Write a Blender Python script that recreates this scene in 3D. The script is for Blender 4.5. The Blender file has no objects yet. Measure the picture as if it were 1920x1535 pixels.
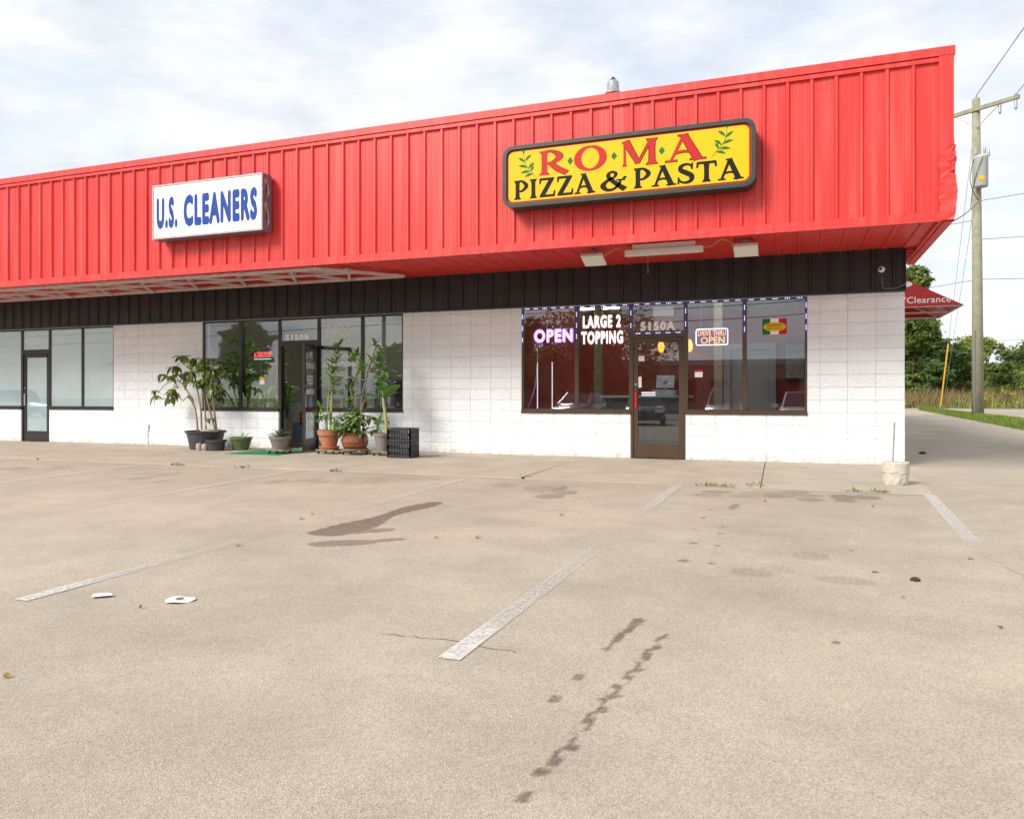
import bpy, math, random
import numpy as np
from mathutils import Vector, Matrix
random.seed(7); np.random.seed(7)
R = math.radians
sc = bpy.context.scene
COL = sc.collection

# ------------------------------------------------------------------ camera
cam_d = bpy.data.cameras.new('camera'); cam = bpy.data.objects.new('camera', cam_d); COL.objects.link(cam)
cam.location = (-1.6, -13.206, 1.066); cam.rotation_euler = (R(90), 0, math.atan2(530, 1432))
cam_d.sensor_width = 36; cam_d.lens = 26.85; cam_d.shift_y = -0.0122; cam_d.clip_start = .05; cam_d.clip_end = 2000
sc.camera = cam

# ------------------------------------------------------------------ sky, sun, exposure
SUN_EL, SUN_AZ = R(38), R(-34)          # azimuth measured from -Y (front of the shops) towards -X
world = bpy.data.worlds.new('World'); sc.world = world; world.use_nodes = True
nt = world.node_tree; nt.nodes.clear()
def N(t, k, **kw):
    n = t.nodes.new(k)
    for a, b in kw.items(): setattr(n, a, b)
    return n
wo = N(nt, 'ShaderNodeOutputWorld'); bg = N(nt, 'ShaderNodeBackground'); bg.inputs['Strength'].default_value = 0.1
sky = N(nt, 'ShaderNodeTexSky', sky_type='NISHITA', sun_disc=False); sky.sun_elevation = SUN_EL
sky.sun_rotation = R(180 + 34)
sky.air_density = 1.0; sky.dust_density = 2.0
tc = N(nt, 'ShaderNodeTexCoord'); mp = N(nt, 'ShaderNodeMapping'); mp.inputs['Scale'].default_value = (1, 1, 2.6)
n1 = N(nt, 'ShaderNodeTexNoise'); n1.inputs['Scale'].default_value = 2.6; n1.inputs['Detail'].default_value = 9; n1.inputs['Roughness'].default_value = .58; n1.inputs['Distortion'].default_value = .25
n2 = N(nt, 'ShaderNodeTexNoise'); n2.inputs['Scale'].default_value = 7; n2.inputs['Detail'].default_value = 8; n2.inputs['Roughness'].default_value = .6
r1 = N(nt, 'ShaderNodeValToRGB'); r1.color_ramp.elements[0].position = .30; r1.color_ramp.elements[0].color = (.58, .58, .58, 1); r1.color_ramp.elements[1].position = .56; r1.color_ramp.elements[1].color = (1, 1, 1, 1)
r2 = N(nt, 'ShaderNodeValToRGB'); r2.color_ramp.elements[0].position = .3; r2.color_ramp.elements[0].color = (2.95, 3.12, 3.4, 1); r2.color_ramp.elements[1].position = .68; r2.color_ramp.elements[1].color = (4.05, 4.1, 4.18, 1)
mx = N(nt, 'ShaderNodeMix', data_type='RGBA')
L = nt.links.new
L(tc.outputs['Generated'], mp.inputs['Vector']); L(mp.outputs[0], n1.inputs['Vector']); L(mp.outputs[0], n2.inputs['Vector'])
L(n1.outputs['Fac'], r1.inputs[0]); L(n2.outputs['Fac'], r2.inputs[0])
L(r1.outputs[0], mx.inputs['Factor']); L(sky.outputs[0], mx.inputs['A']); L(r2.outputs[0], mx.inputs['B'])
L(mx.outputs['Result'], bg.inputs['Color']); L(bg.outputs[0], wo.inputs['Surface'])
sd = bpy.data.lights.new('sun', 'SUN'); sun = bpy.data.objects.new('sun', sd); COL.objects.link(sun)
sd.energy = 1.55; sd.angle = R(22); sd.color = (1, .95, .87)
sun.rotation_euler = (R(90) - SUN_EL, 0, SUN_AZ)     # comes from the front left
sc.view_settings.view_transform = 'Standard'; sc.view_settings.look = 'None'; sc.view_settings.gamma = 1
sc.view_settings.exposure = 1.42
sc.cycles.max_bounces = 8; sc.cycles.transparent_max_bounces = 16; sc.cycles.caustics_reflective = False; sc.cycles.caustics_refractive = False

# ------------------------------------------------------------------ materials
def mat(name, col, rough=.6, metal=0, var=0, vscale=3, bump=0, bscale=40, col2=None, emit=None, estr=0, spec=.5, coat=0, objrand=0):
    m = bpy.data.materials.new(name); m.use_nodes = True; t = m.node_tree; b = t.nodes['Principled BSDF']; l = t.links.new
    b.inputs['Roughness'].default_value = rough; b.inputs['Metallic'].default_value = metal
    b.inputs['Base Color'].default_value = (*col, 1); b.inputs['Specular IOR Level'].default_value = spec; b.inputs['Coat Weight'].default_value = coat
    geo = N(t, 'ShaderNodeNewGeometry')
    if var or col2:
        no = N(t, 'ShaderNodeTexNoise'); no.inputs['Scale'].default_value = vscale; no.inputs['Detail'].default_value = 6; no.inputs['Roughness'].default_value = .62
        l(geo.outputs['Position'], no.inputs['Vector'])
        rp = N(t, 'ShaderNodeValToRGB'); rp.color_ramp.elements[0].position = .32; rp.color_ramp.elements[1].position = .68
        a = col2 or tuple(c * (1 - var) for c in col); bb = col if col2 else tuple(min(1, c * (1 + var)) for c in col)
        rp.color_ramp.elements[0].color = (*a, 1); rp.color_ramp.elements[1].color = (*bb, 1)
        l(no.outputs['Fac'], rp.inputs[0]); out = rp.outputs[0]
        if objrand:
            oi = N(t, 'ShaderNodeObjectInfo'); hs = N(t, 'ShaderNodeHueSaturation'); mr = N(t, 'ShaderNodeMapRange')
            mr.inputs['To Min'].default_value = 1 - objrand; mr.inputs['To Max'].default_value = 1 + objrand
            l(oi.outputs['Random'], mr.inputs['Value']); l(mr.outputs[0], hs.inputs['Value']); l(out, hs.inputs['Color']); out = hs.outputs[0]
        l(out, b.inputs['Base Color'])
    if bump:
        nb = N(t, 'ShaderNodeTexNoise'); nb.inputs['Scale'].default_value = bscale; nb.inputs['Detail'].default_value = 5
        l(geo.outputs['Position'], nb.inputs['Vector'])
        bp = N(t, 'ShaderNodeBump'); bp.inputs['Strength'].default_value = bump; bp.inputs['Distance'].default_value = .02
        l(nb.outputs['Fac'], bp.inputs['Height']); l(bp.outputs[0], b.inputs['Normal'])
    if emit: b.inputs['Emission Color'].default_value = (*emit, 1); b.inputs['Emission Strength'].default_value = estr
    return m
def leafmat(name, col, col2, vscale=4, rough=.5, trans=.25, objrand=.0):
    m = mat(name, col, rough, col2=col2, vscale=vscale, objrand=objrand); t = m.node_tree
    b = t.nodes['Principled BSDF']; o = t.nodes['Material Output']
    tr = N(t, 'ShaderNodeBsdfTranslucent'); ms = N(t, 'ShaderNodeMixShader'); ms.inputs[0].default_value = trans
    src = b.inputs['Base Color'].links[0].from_socket
    t.links.new(src, tr.inputs['Color']); t.links.new(b.outputs[0], ms.inputs[1]); t.links.new(tr.outputs[0], ms.inputs[2]); t.links.new(ms.outputs[0], o.inputs['Surface'])
    return m
def glassmat(name, ior=1.9, tint=(.96, .98, .98)):
    m = bpy.data.materials.new(name); m.use_nodes = True; t = m.node_tree; t.nodes.clear(); l = t.links.new
    o = N(t, 'ShaderNodeOutputMaterial'); tr = N(t, 'ShaderNodeBsdfTransparent'); tr.inputs[0].default_value = (*tint, 1)
    gl = N(t, 'ShaderNodeBsdfGlossy'); gl.inputs['Roughness'].default_value = .004; gl.inputs['Color'].default_value = (.93, .97, 1, 1)
    fr = N(t, 'ShaderNodeFresnel'); ms = N(t, 'ShaderNodeMixShader')
    gm_ = N(t, 'ShaderNodeNewGeometry'); io = N(t, 'ShaderNodeMapRange'); io.inputs['To Min'].default_value = ior; io.inputs['To Max'].default_value = 1/ior     # same reflectance from both sides of the thin sheet
    l(gm_.outputs['Backfacing'], io.inputs['Value']); l(io.outputs[0], fr.inputs['IOR'])
    l(fr.outputs[0], ms.inputs[0]); l(tr.outputs[0], ms.inputs[1]); l(gl.outputs[0], ms.inputs[2]); l(ms.outputs[0], o.inputs['Surface'])
    return m
M = {}
M['red'] = mat('red_painted_steel', (.66, .034, .028), .40, var=.07, vscale=1.5, bump=.02, bscale=6)
def streaks(m, dark, amt):
    t = m.node_tree; b = t.nodes['Principled BSDF']; l = t.links.new; g_ = N(t, 'ShaderNodeNewGeometry'); mp_ = N(t, 'ShaderNodeMapping'); mp_.inputs['Scale'].default_value = (9, 9, .35); l(g_.outputs['Position'], mp_.inputs['Vector'])
    n = N(t, 'ShaderNodeTexNoise'); n.inputs['Scale'].default_value = 1; n.inputs['Detail'].default_value = 6; l(mp_.outputs[0], n.inputs['Vector']); n2_ = N(t, 'ShaderNodeTexNoise'); n2_.inputs['Scale'].default_value = .5; n2_.inputs['Detail'].default_value = 3; l(g_.outputs['Position'], n2_.inputs['Vector'])
    f = N(t, 'ShaderNodeMapRange'); f.inputs['From Min'].default_value = .45; f.inputs['From Max'].default_value = .75; f.inputs['To Max'].default_value = amt; l(n.outputs['Fac'], f.inputs['Value']); q = N(t, 'ShaderNodeMath', operation='MULTIPLY'); l(f.outputs[0], q.inputs[0]); l(n2_.outputs['Fac'], q.inputs[1])
    mx_ = N(t, 'ShaderNodeMix', data_type='RGBA'); src = b.inputs['Base Color'].links[0].from_socket; l(q.outputs[0], mx_.inputs['Factor']); l(src, mx_.inputs['A']); mx_.inputs['B'].default_value = (*dark, 1); l(mx_.outputs['Result'], b.inputs['Base Color'])
streaks(M['red'], (.72, .2, .17), .6)
M['black_metal'] = mat('black_painted_steel', (.018, .018, .02), .5, var=.3, vscale=2)
M['white_block'] = mat('white_painted_block', (.84, .865, .89), .75, var=.03, vscale=4, bump=1.0, bscale=20, objrand=.025)
def grime(m):
    t = m.node_tree; b = t.nodes['Principled BSDF']; l = t.links.new; g_ = N(t, 'ShaderNodeNewGeometry'); sp = N(t, 'ShaderNodeSeparateXYZ'); l(g_.outputs['Position'], sp.inputs[0])
    n = N(t, 'ShaderNodeTexNoise'); n.inputs['Scale'].default_value = 5; n.inputs['Detail'].default_value = 8; n.inputs['Roughness'].default_value = .7; l(g_.outputs['Position'], n.inputs['Vector'])
    h = N(t, 'ShaderNodeMapRange'); h.inputs['From Min'].default_value = .0; h.inputs['From Max'].default_value = .22; h.inputs['To Min'].default_value = .30; h.inputs['To Max'].default_value = -.05; l(sp.outputs['Z'], h.inputs['Value'])
    a = N(t, 'ShaderNodeMath', operation='ADD'); l(n.outputs['Fac'], a.inputs[0]); l(h.outputs[0], a.inputs[1])
    f = N(t, 'ShaderNodeMapRange'); f.inputs['From Min'].default_value = .58; f.inputs['From Max'].default_value = .85; f.inputs['To Max'].default_value = .55; l(a.outputs[0], f.inputs['Value'])
    mx_ = N(t, 'ShaderNodeMix', data_type='RGBA'); src = b.inputs['Base Color'].links[0].from_socket; l(f.outputs[0], mx_.inputs['Factor']); l(src, mx_.inputs['A']); mx_.inputs['B'].default_value = (.42, .36, .28, 1); l(mx_.outputs['Result'], b.inputs['Base Color'])
grime(M['white_block'])
M['mortar'] = mat('painted_mortar', (.68, .69, .7), .85)
M['bronze'] = mat('bronze_aluminium', (.085, .052, .03), .42, metal=.3, var=.12, vscale=5)
M['dark_bronze'] = mat('dark_bronze_aluminium', (.035, .03, .028), .45, metal=.3, var=.12, vscale=5)
M['glass'] = glassmat('window_glass')
M['glass_dark'] = glassmat('door_glass', 1.95, (.85, .89, .89))
M['frosted'] = mat('frosted_window_film', (.34, .46, .49), .4, var=.12, vscale=.9, spec=.6, coat=1)
M['frosted'].node_tree.nodes['Principled BSDF'].inputs['Coat IOR'].default_value = 2.0; M['frosted'].node_tree.nodes['Principled BSDF'].inputs['Coat Roughness'].default_value = .01
M['concrete'] = mat('sidewalk_concrete', (.47, .405, .315), .9, col2=(.36, .31, .24), vscale=1.6, bump=.15, bscale=120)
M['white_paint'] = mat('white_paint', (.78, .78, .77), .5)
M['white_dirty'] = mat('weathered_white_paint', (.62, .57, .55), .6, var=.15, vscale=8)
M['lamp_white'] = mat('lamp_lens', (.8, .8, .76), .35)
M['grey_metal'] = mat('galvanised_metal', (.36, .37, .38), .45, metal=.5, var=.15, vscale=15)
M['wood_pole'] = mat('weathered_pole_wood', (.34, .32, .23), .9, col2=(.24, .23, .16), vscale=6, bump=.3, bscale=25)
M['wire'] = mat('black_cable', (.03, .03, .03), .6)
M['wire_grey'] = mat('grey_cable', (.16, .16, .17), .6)
M['yellow'] = mat('sign_yellow', (.76, .47, .002), .4, spec=.25)
M['sign_green'] = mat('sign_green', (.012, .045, .035), .4, var=.2, vscale=6)
M['sign_red'] = mat('sign_red', (.5, .012, .018), .45, spec=.25)
M['sign_black'] = mat('sign_black', (.010, .010, .013), .5, spec=.15)
M['leaf_green'] = mat('sign_leaf_green', (.004, .17, .03), .45, spec=.2)
M['sign_white'] = mat('sign_white', (.80, .82, .84), .3)
M['sign_blue'] = mat('sign_blue', (.016, .062, .33), .45, spec=.2)
M['sign_case'] = mat('sign_case_grey', (.17, .18, .23), .45, metal=.3, var=.15, vscale=6)
M['rust'] = mat('peeled_paint', (.46, .36, .35), .8, var=.3, vscale=20)
M['letter_white'] = mat('white_vinyl', (.88, .88, .88), .5)
M['lit_letter'] = mat('lit_white_letter', (.88, .86, .86), .5, emit=(1, .93, .93), estr=.35)
M['pink_led'] = mat('pink_led_letter', (.8, .45, .65), .5, emit=(1, .45, .75), estr=.75)
M['violet_led'] = mat('violet_led_edge', (.2, .12, .7), .5, emit=(.25, .12, 1), estr=.9)
M['white_led'] = mat('white_led', (.8, .8, 1), .5, emit=(.7, .7, 1), estr=1.0)
M['orange_neon'] = mat('orange_neon', (.8, .3, .15), .5, emit=(1, .33, .16), estr=.8)
M['red_neon'] = mat('red_neon', (.8, .05, .06), .5, emit=(1, .08, .1), estr=.9)
M['blue_neon'] = mat('blue_neon', (.5, .55, 1), .5, emit=(.5, .55, 1), estr=1.4)
M['amber_glass'] = mat('amber_lamp_glass', (.8, .25, .02), .3, emit=(1, .3, .02), estr=1.3)
M['int_red'] = mat('interior_red_paint', (.48, .05, .055), .7, var=.05)
M['int_cream'] = mat('interior_cream_paint', (.55, .5, .42), .8)
M['int_ceiling'] = mat('ceiling_tile', (.6, .6, .58), .9)
M['int_floor'] = mat('interior_floor_tile', (.16, .13, .11), .35, var=.2, vscale=3)
M['tube'] = mat('fluorescent_or_fill_tube', (.9, .9, .9), .5, emit=(1, .97, .9), estr=16)
M['tile'] = mat('stone_tile', (.42, .35, .22), .6, col2=(.25, .2, .12), vscale=9)
M['int_white'] = mat('interior_white_trim', (.6, .65, .68), .5)
M['picture'] = mat('framed_print', (.5, .5, .42), .5, col2=(.22, .25, .22), vscale=4)
M['counter'] = mat('counter_grey', (.1, .11, .12), .5)
M['black_plastic'] = mat('black_plastic', (.025, .026, .03), .45, var=.15, vscale=9)
M['charcoal_plastic'] = mat('charcoal_pot_plastic', (.05, .053, .06), .5, var=.2, vscale=9)
M['grey_pot'] = mat('taupe_pot_plastic', (.22, .19, .175), .55, var=.1, vscale=6)
M['green_pot'] = mat('olive_pot_plastic', (.11, .15, .06), .5, var=.1, vscale=6)
M['terracotta'] = mat('terracotta', (.52, .17, .07), .8, col2=(.42, .19, .11), vscale=7)
M['brown_glaze'] = mat('brown_glazed_pot', (.22, .07, .025), .25, var=.25, vscale=25, coat=.4)
M['soil'] = mat('potting_soil', (.05, .035, .022), .95, var=.3, vscale=40)
M['crack'] = mat('crack_dirt', (.13, .105, .08), .95)
M['pale_soil'] = mat('pale_gravel_soil', (.3, .3, .22), .95, var=.3, vscale=60)
M['board'] = mat('dolly_board', (.25, .2, .14), .85, var=.25, vscale=12)
M['stem'] = mat('plant_stem', (.22, .15, .09), .8, col2=(.3, .2, .13), vscale=30)
M['stem_green'] = mat('green_stem', (.3, .36, .1), .6, col2=(.42, .36, .12), vscale=14)
M['leaf_a'] = leafmat('schefflera_leaf', (.15, .215, .035), (.085, .14, .028), 6, .35, objrand=.3)
M['leaf_b'] = leafmat('dracaena_leaf', (.17, .32, .05), (.085, .19, .032), 9, .4)
M['leaf_c'] = leafmat('bushy_leaf', (.11, .22, .04), (.17, .27, .06), 9, .45)
M['leaf_d'] = leafmat('banana_leaf', (.13, .3, .05), (.08, .2, .03), 5, .45, objrand=.15)
M['leaf_aloe'] = leafmat('aloe_leaf', (.17, .24, .12), (.1, .16, .08), 9, .4, objrand=.2)
M['leaf_in'] = leafmat('indoor_leaf', (.26, .5, .08), (.12, .3, .05), 5, .4)
M['leaf_dry'] = leafmat('dry_leaf', (.42, .27, .1), (.3, .17, .06), 20, .8)
M['tree_a'] = leafmat('tree_leaf_mid', (.21, .27, .055), (.115, .17, .035), .45, .6, .3)
M['tree_b'] = leafmat('tree_leaf_dark', (.125, .2, .045), (.07, .12, .03), .5, .6, .3)
M['tree_c'] = leafmat('tree_leaf_yellow', (.34, .36, .065), (.2, .25, .045), .5, .6, .3)
M['bark'] = mat('bark', (.12, .09, .065), .95, var=.3, vscale=8)
M['weed'] = leafmat('weeds', (.44, .40, .17), (.22, .3, .07), .38, .8, .3)
M['grass'] = leafmat('mown_grass', (.24, .32, .04), (.17, .25, .035), .8, .7, .3)
M['mat_green'] = mat('green_mat', (.01, .2, .075), .9, var=.15, vscale=30, bump=.3, bscale=200)
M['awning'] = mat('red_awning_vinyl', (.5, .022, .022), .5, var=.05)
M['old_concrete'] = mat('old_cast_concrete', (.55, .5, .42), .95, var=.15, vscale=12, bump=.5, bscale=30)
M['paper'] = mat('paper', (.75, .76, .76), .8)
M['cloth_a'] = mat('grey_cloth', (.28, .3, .36), .9, var=.2, vscale=6)
M['cloth_b'] = mat('dark_cloth', (.04, .04, .05), .9)
M['cloth_c'] = mat('blue_cloth', (.12, .2, .36), .9)
M['skin'] = mat('skin', (.5, .3, .22), .6)
M['red_cloth'] = mat('red_shirt', (.28, .03, .035), .9)
M['tan_cloth'] = mat('tan_trousers', (.42, .3, .22), .9)
M['hair'] = mat('dark_hair', (.03, .018, .012), .7)
M['car_glass'] = mat('car_glass', (.02, .025, .03), .06, spec=.8)
M['tyre'] = mat('tyre_rubber', (.02, .02, .02), .8)
M['rim'] = mat('alloy_rim', (.45, .46, .48), .3, metal=.8)
M['head'] = mat('headlight_lens', (.75, .78, .8), .1)
M['tail'] = mat('tail_light', (.4, .01, .01), .2)
M['orange_cord'] = mat('orange_cord', (.6, .3, .03), .6)
M['guard_yellow'] = mat('yellow_guy_guard', (.75, .42, .01), .5)

# ------------------------------------------------------------------ mesh helpers
ORG = {}
class MB:
    def __init__(s): s.v = []; s.f = []
    def add(s, vs, fs):
        k = len(s.v); s.v += [tuple(p) for p in vs]; s.f += [tuple(i + k for i in f) for f in fs]; return s
    def box(s, x0, x1, y0, y1, z0, z1, mtx=None):
        vs = [Vector(p) for p in ((x0,y0,z0),(x1,y0,z0),(x1,y1,z0),(x0,y1,z0),(x0,y0,z1),(x1,y0,z1),(x1,y1,z1),(x0,y1,z1))]
        if mtx: vs = [mtx @ p for p in vs]
        return s.add(vs, [(0,3,2,1),(4,5,6,7),(0,1,5,4),(1,2,6,5),(2,3,7,6),(3,0,4,7)])
    def bar(s, a, b, w, h=None):
        a = Vector(a); b = Vector(b); h = h or w; d = (b - a); ln = d.length; q = d.to_track_quat('X', 'Z').to_matrix().to_4x4()
        return s.box(0, ln, -w/2, w/2, -h/2, h/2, Matrix.Translation(a) @ q)
    def tube(s, pts, r, n=6, cap=True):
        pts = [Vector(p) for p in pts]; rs = r if isinstance(r, (list, tuple)) else [r] * len(pts); k = len(s.v); up = Vector((.13, .21, .97))
        for i, p in enumerate(pts):
            d = (pts[min(i+1, len(pts)-1)] - pts[max(i-1, 0)]).normalized()
            a = d.cross(up); a = d.cross(Vector((1, 0, 0))) if a.length < .05 else a
            a.normalize(); b = d.cross(a)
            for j in range(n):
                t = 2*math.pi*j/n; s.v.append(tuple(p + (a*math.cos(t) + b*math.sin(t)) * rs[i]))
        for i in range(len(pts)-1):
            for j in range(n): s.f.append((k+i*n+j, k+i*n+(j+1) % n, k+(i+1)*n+(j+1) % n, k+(i+1)*n+j))
        if cap: s.f.append(tuple(k+j for j in range(n))[::-1]); s.f.append(tuple(k+(len(pts)-1)*n+j for j in range(n)))
        return s
    def lathe(s, c, prof, n=20):
        k = len(s.v); m = len(prof)
        for r, z in prof:
            for j in range(n): t = 2*math.pi*j/n; s.v.append((c[0]+r*math.cos(t), c[1]+r*math.sin(t), c[2]+z))
        for i in range(m-1):
            for j in range(n): s.f.append((k+i*n+j, k+i*n+(j+1) % n, k+(i+1)*n+(j+1) % n, k+(i+1)*n+j))
        if prof[0][0] > 0: s.f.append(tuple(k+j for j in range(n))[::-1])
        if prof[-1][0] > 0: s.f.append(tuple(k+(m-1)*n+j for j in range(n)))
        return s
    def build(s, name, m, parent=None, smooth=False):
        me = bpy.data.meshes.new(name); o = ORG.get(parent.name, Vector()) if parent else Vector()
        me.from_pydata([(p[0]-o.x, p[1]-o.y, p[2]-o.z) for p in s.v], [], s.f); me.update()
        return mk(name, me, m, parent, smooth)
def mk(name, me, m, parent=None, smooth=False):
    if m and not me.materials: me.materials.append(M[m] if isinstance(m, str) else m)
    if smooth: me.polygons.foreach_set('use_smooth', [True]*len(me.polygons))
    ob = bpy.data.objects.new(name, me); COL.objects.link(ob)
    if parent: ob.parent = parent; ORG[ob.name] = ORG.get(parent.name, Vector())
    return ob
def tag(o, label, cat, group=None):
    o['label'] = label; o['category'] = cat
    if group: o['group'] = group
    return o
def thing(name, label, cat, loc=(0, 0, 0), group=None):
    o = bpy.data.objects.new(name, None); COL.objects.link(o); o.location = loc; o.empty_display_size = .2; ORG[o.name] = Vector(loc)
    return tag(o, label, cat, group)
def struct(o): o['kind'] = 'structure'; return o
TXT = {}
def text_mesh(s, offset=0., shear=0.):
    k = (s, offset, shear)
    if k not in TXT:
        cu = bpy.data.curves.new('lettering', 'FONT'); cu.body = s; cu.shear = shear; cu.resolution_u = 3; cu.space_character = 1 + offset*2.6
        ob = bpy.data.objects.new('lettering', cu); COL.objects.link(ob); dg = bpy.context.evaluated_depsgraph_get()
        me = bpy.data.meshes.new_from_object(ob.evaluated_get(dg)); v = np.array([p.co[:] for p in me.vertices]); fs = [tuple(p.vertices) for p in me.polygons]
        bpy.data.objects.remove(ob); bpy.data.curves.remove(cu); bpy.data.meshes.remove(me)
        if offset:                                   # embolden: nine slightly shifted layers, each a hair in front of the last
            base, bf, n0 = v.copy(), list(fs), len(v); v = []; fs = []
            for q in range(9):
                w = base.copy(); w[:, 2] = q; a = q*math.pi/4
                if q: w[:, 0] += offset*math.cos(a)*.8; w[:, 1] += offset*math.sin(a)*.8
                v.append(w); fs += [tuple(i+q*n0 for i in f) for f in bf]
            v = np.concatenate(v)
        v[:, 0] -= v[:, 0].min(); v[:, 0] /= v[:, 0].max(); v[:, 1] -= v[:, 1].min(); v[:, 1] /= v[:, 1].max(); TXT[k] = (v, fs)
    return TXT[k]
def text(s, x0, x1, z0, z1, y, m, parent, offset=.02, shear=0, name='lettering', frame=None, grow=0):
    v, fs = text_mesh(s, offset, shear)
    b = MB(); x0 -= grow; x1 += grow; z0 -= grow; z1 += grow
    if frame: o, ux = frame; b.add([(o[0]+ux[0]*(x0+(x1-x0)*p[0])+ux[1]*p[2]*.0002, o[1]+ux[1]*(x0+(x1-x0)*p[0])-ux[0]*p[2]*.0002, z0+(z1-z0)*p[1]) for p in v], fs)
    else: b.add([(x0+(x1-x0)*p[0], y-p[2]*.0002, z0+(z1-z0)*p[1]) for p in v], fs)
    return b.build(name, m, parent)
for s_, o_ in (('OPEN', .03),): text_mesh(s_, o_)

def zg(x, y):
    if x > -.05 and y > 0: return .021 * min(y, 26)
    if y > 0: return -.05
    if y > -3.4: return .008 * y - .02
    if y > -8: return -.047 + (y+3.4)*.013
    return -.107 + (max(y, -30)+8)*.008

# ------------------------------------------------------------------ ground
def build_lot():
    fx = np.concatenate([np.arange(-70, -15, 2.5), np.arange(-15, -6.2, .05), np.arange(-6.2, .2, .025), np.arange(.2, 2.4, .1), np.arange(2.4, 4, .4), np.arange(4, 62, 4)])
    fx = np.sort(np.concatenate([fx, [-.05, -.2]])); fy = np.concatenate([np.arange(-46, -11.8, 1.2), np.arange(-11.8, -3.2, .028), [-3.2, -2, -.5, .02, 2, 5, 9, 13, 17, 21, 26, 31]])
    X, Y = np.meshgrid(fx, fy); st = np.zeros_like(X)
    Z = np.vectorize(zg)(X, Y)
    def blob(x, y, rx, ry, a, ang=0.):
        c, s = math.cos(ang), math.sin(ang); dx = X-x; dy = Y-y; q = ((dx*c+dy*s)/rx)**2 + ((-dx*s+dy*c)/ry)**2
        np.maximum(st, a*np.clip(3.4-3.0*q, 0, 1), out=st)
    # wet stains and oil drips
    for i in range(14):
        t = i/13; blob(-5.36+.1*t+.03*math.sin(t*7), -7.6+1.8*t, .2-.12*t + .05*math.sin(t*9), .14, .95)
    blob(-5.28, -7.5, .32, .16, .8, .5); blob(-5.0, -7.35, .16, .1, .8, .9)
    blob(-5.0, -7.92, .3, .13, .8, .5); blob(-4.72, -7.7, .17, .07, .8, .7); blob(-5.12, -8.02, .15, .1, .8)
    for i in range(30):
        t = i/29; blob(-2.21-.14*t+.015*math.sin(i*2.1), -9.36-1.54*t, .013+.016*abs(math.sin(i*1.7)), .034, 1. if i % 5 != 3 else .5)
    for i in range(9):
        t = i/8; blob(-2.375-.06*t, -9.18-.5*t, .03*(1-.7*t)+.008, .05, .95)
    for x, y, r in ((-2.46,-10.06,.05),(-2.49,-10.32,.05),(-2.36,-11.05,.05),(-2.4,-5.28,.05),(-2.41,-5.78,.05),(-2.19,-6.55,.05),(-2.35,-7.02,.06),(-2.17,-7.05,.05),(-2.34,-7.66,.07),(-2.15,-7.68,.05),(-1.41,-9.21,.05),(-2.42,-6.4,.04),(-2.2,-6.2,.04),(-1.2,-6.9,.04),(-1.0,-8.2,.03)): blob(x, y, r*.62, r*.8, .9)
    blob(-2.19, -5.0, .05, .22, .75, -.1); blob(-1.87, -7.87, .16, .14, .5); blob(-1.7, -7.7, .14, .14, .38); blob(-1.49, -7.21, .14, .16, .48); blob(-1.3, -7.9, .2, .12, .5); blob(-.63, -5.33, .15, .22, .4)
    for i in range(26): blob(random.gauss(-1.7, .42), random.gauss(-4.05, .28), random.uniform(.05, .2), random.uniform(.05, .22), random.uniform(.4, .85))
    for i in range(14): blob(random.gauss(-4.5, .25), random.gauss(-4.3, .22), random.uniform(.06, .2), random.uniform(.06, .25), random.uniform(.35, .75))
    for cx in (-7.3, -10.2, -13): 
        for i in range(10): blob(random.gauss(cx, .35), random.gauss(-4.6, .35), random.uniform(.06, .22), random.uniform(.08, .3), random.uniform(.2, .55))
    band = np.clip((Y+6.2)/2.2, 0, 1)*.3; st = np.maximum(st, band*(X < -.2)); st *= (Y < -3.38)
    ny, nx = X.shape; idx = np.arange(nx*ny).reshape(ny, nx)
    q = np.stack([idx[:-1, :-1], idx[:-1, 1:], idx[1:, 1:], idx[1:, :-1]], -1).reshape(-1, 4)
    me = bpy.data.meshes.new('parking_lot'); me.from_pydata(np.stack([X, Y, Z], -1).reshape(-1, 3).tolist(), [], q.tolist())
    at = me.attributes.new('stain', 'FLOAT', 'POINT'); at.data.foreach_set('value', st.reshape(-1).astype(np.float32))
    m = bpy.data.materials.new('worn_asphalt'); m.use_nodes = True; t = m.node_tree; b = t.nodes['Principled BSDF']; l = t.links.new
    g = N(t, 'ShaderNodeNewGeometry')
    def noise(s, d=5, r=.6):
        n = N(t, 'ShaderNodeTexNoise'); n.inputs['Scale'].default_value = s; n.inputs['Detail'].default_value = d; n.inputs['Roughness'].default_value = r; l(g.outputs['Position'], n.inputs['Vector']); return n.outputs['Fac']
    def ramp(f, p0, c0, p1, c1):
        r = N(t, 'ShaderNodeValToRGB'); e = r.color_ramp.elements; e[0].position = p0; e[0].color = (*c0, 1); e[1].position = p1; e[1].color = (*c1, 1); l(f, r.inputs[0]); return r.outputs[0]
    def mixc(mode, f, a, c):
        n = N(t, 'ShaderNodeMix', data_type='RGBA', blend_type=mode)
        for s, v in (('Factor', f), ('A', a), ('B', c)):
            if isinstance(v, (int, float)): n.inputs[s].default_value = v
            elif isinstance(v, tuple): n.inputs[s].default_value = (*v, 1)
            else: l(v, n.inputs[s])
        return n.outputs['Result']
    base = ramp(noise(.35, 5), .3, (.385, .33, .263), .7, (.475, .41, .328))
    base = mixc('MULTIPLY', 1., base, ramp(noise(2.2, 8, .7), .25, (.86, .86, .86), .7, (1.06, 1.06, 1.06)))
    agg = N(t, 'ShaderNodeTexVoronoi'); agg.inputs['Scale'].default_value = 150; l(g.outputs['Position'], agg.inputs['Vector'])
    base = mixc('MULTIPLY', .65, base, ramp(agg.outputs['Color'], .1, (.66, .66, .67), .8, (1.26, 1.25, 1.22)))
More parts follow.
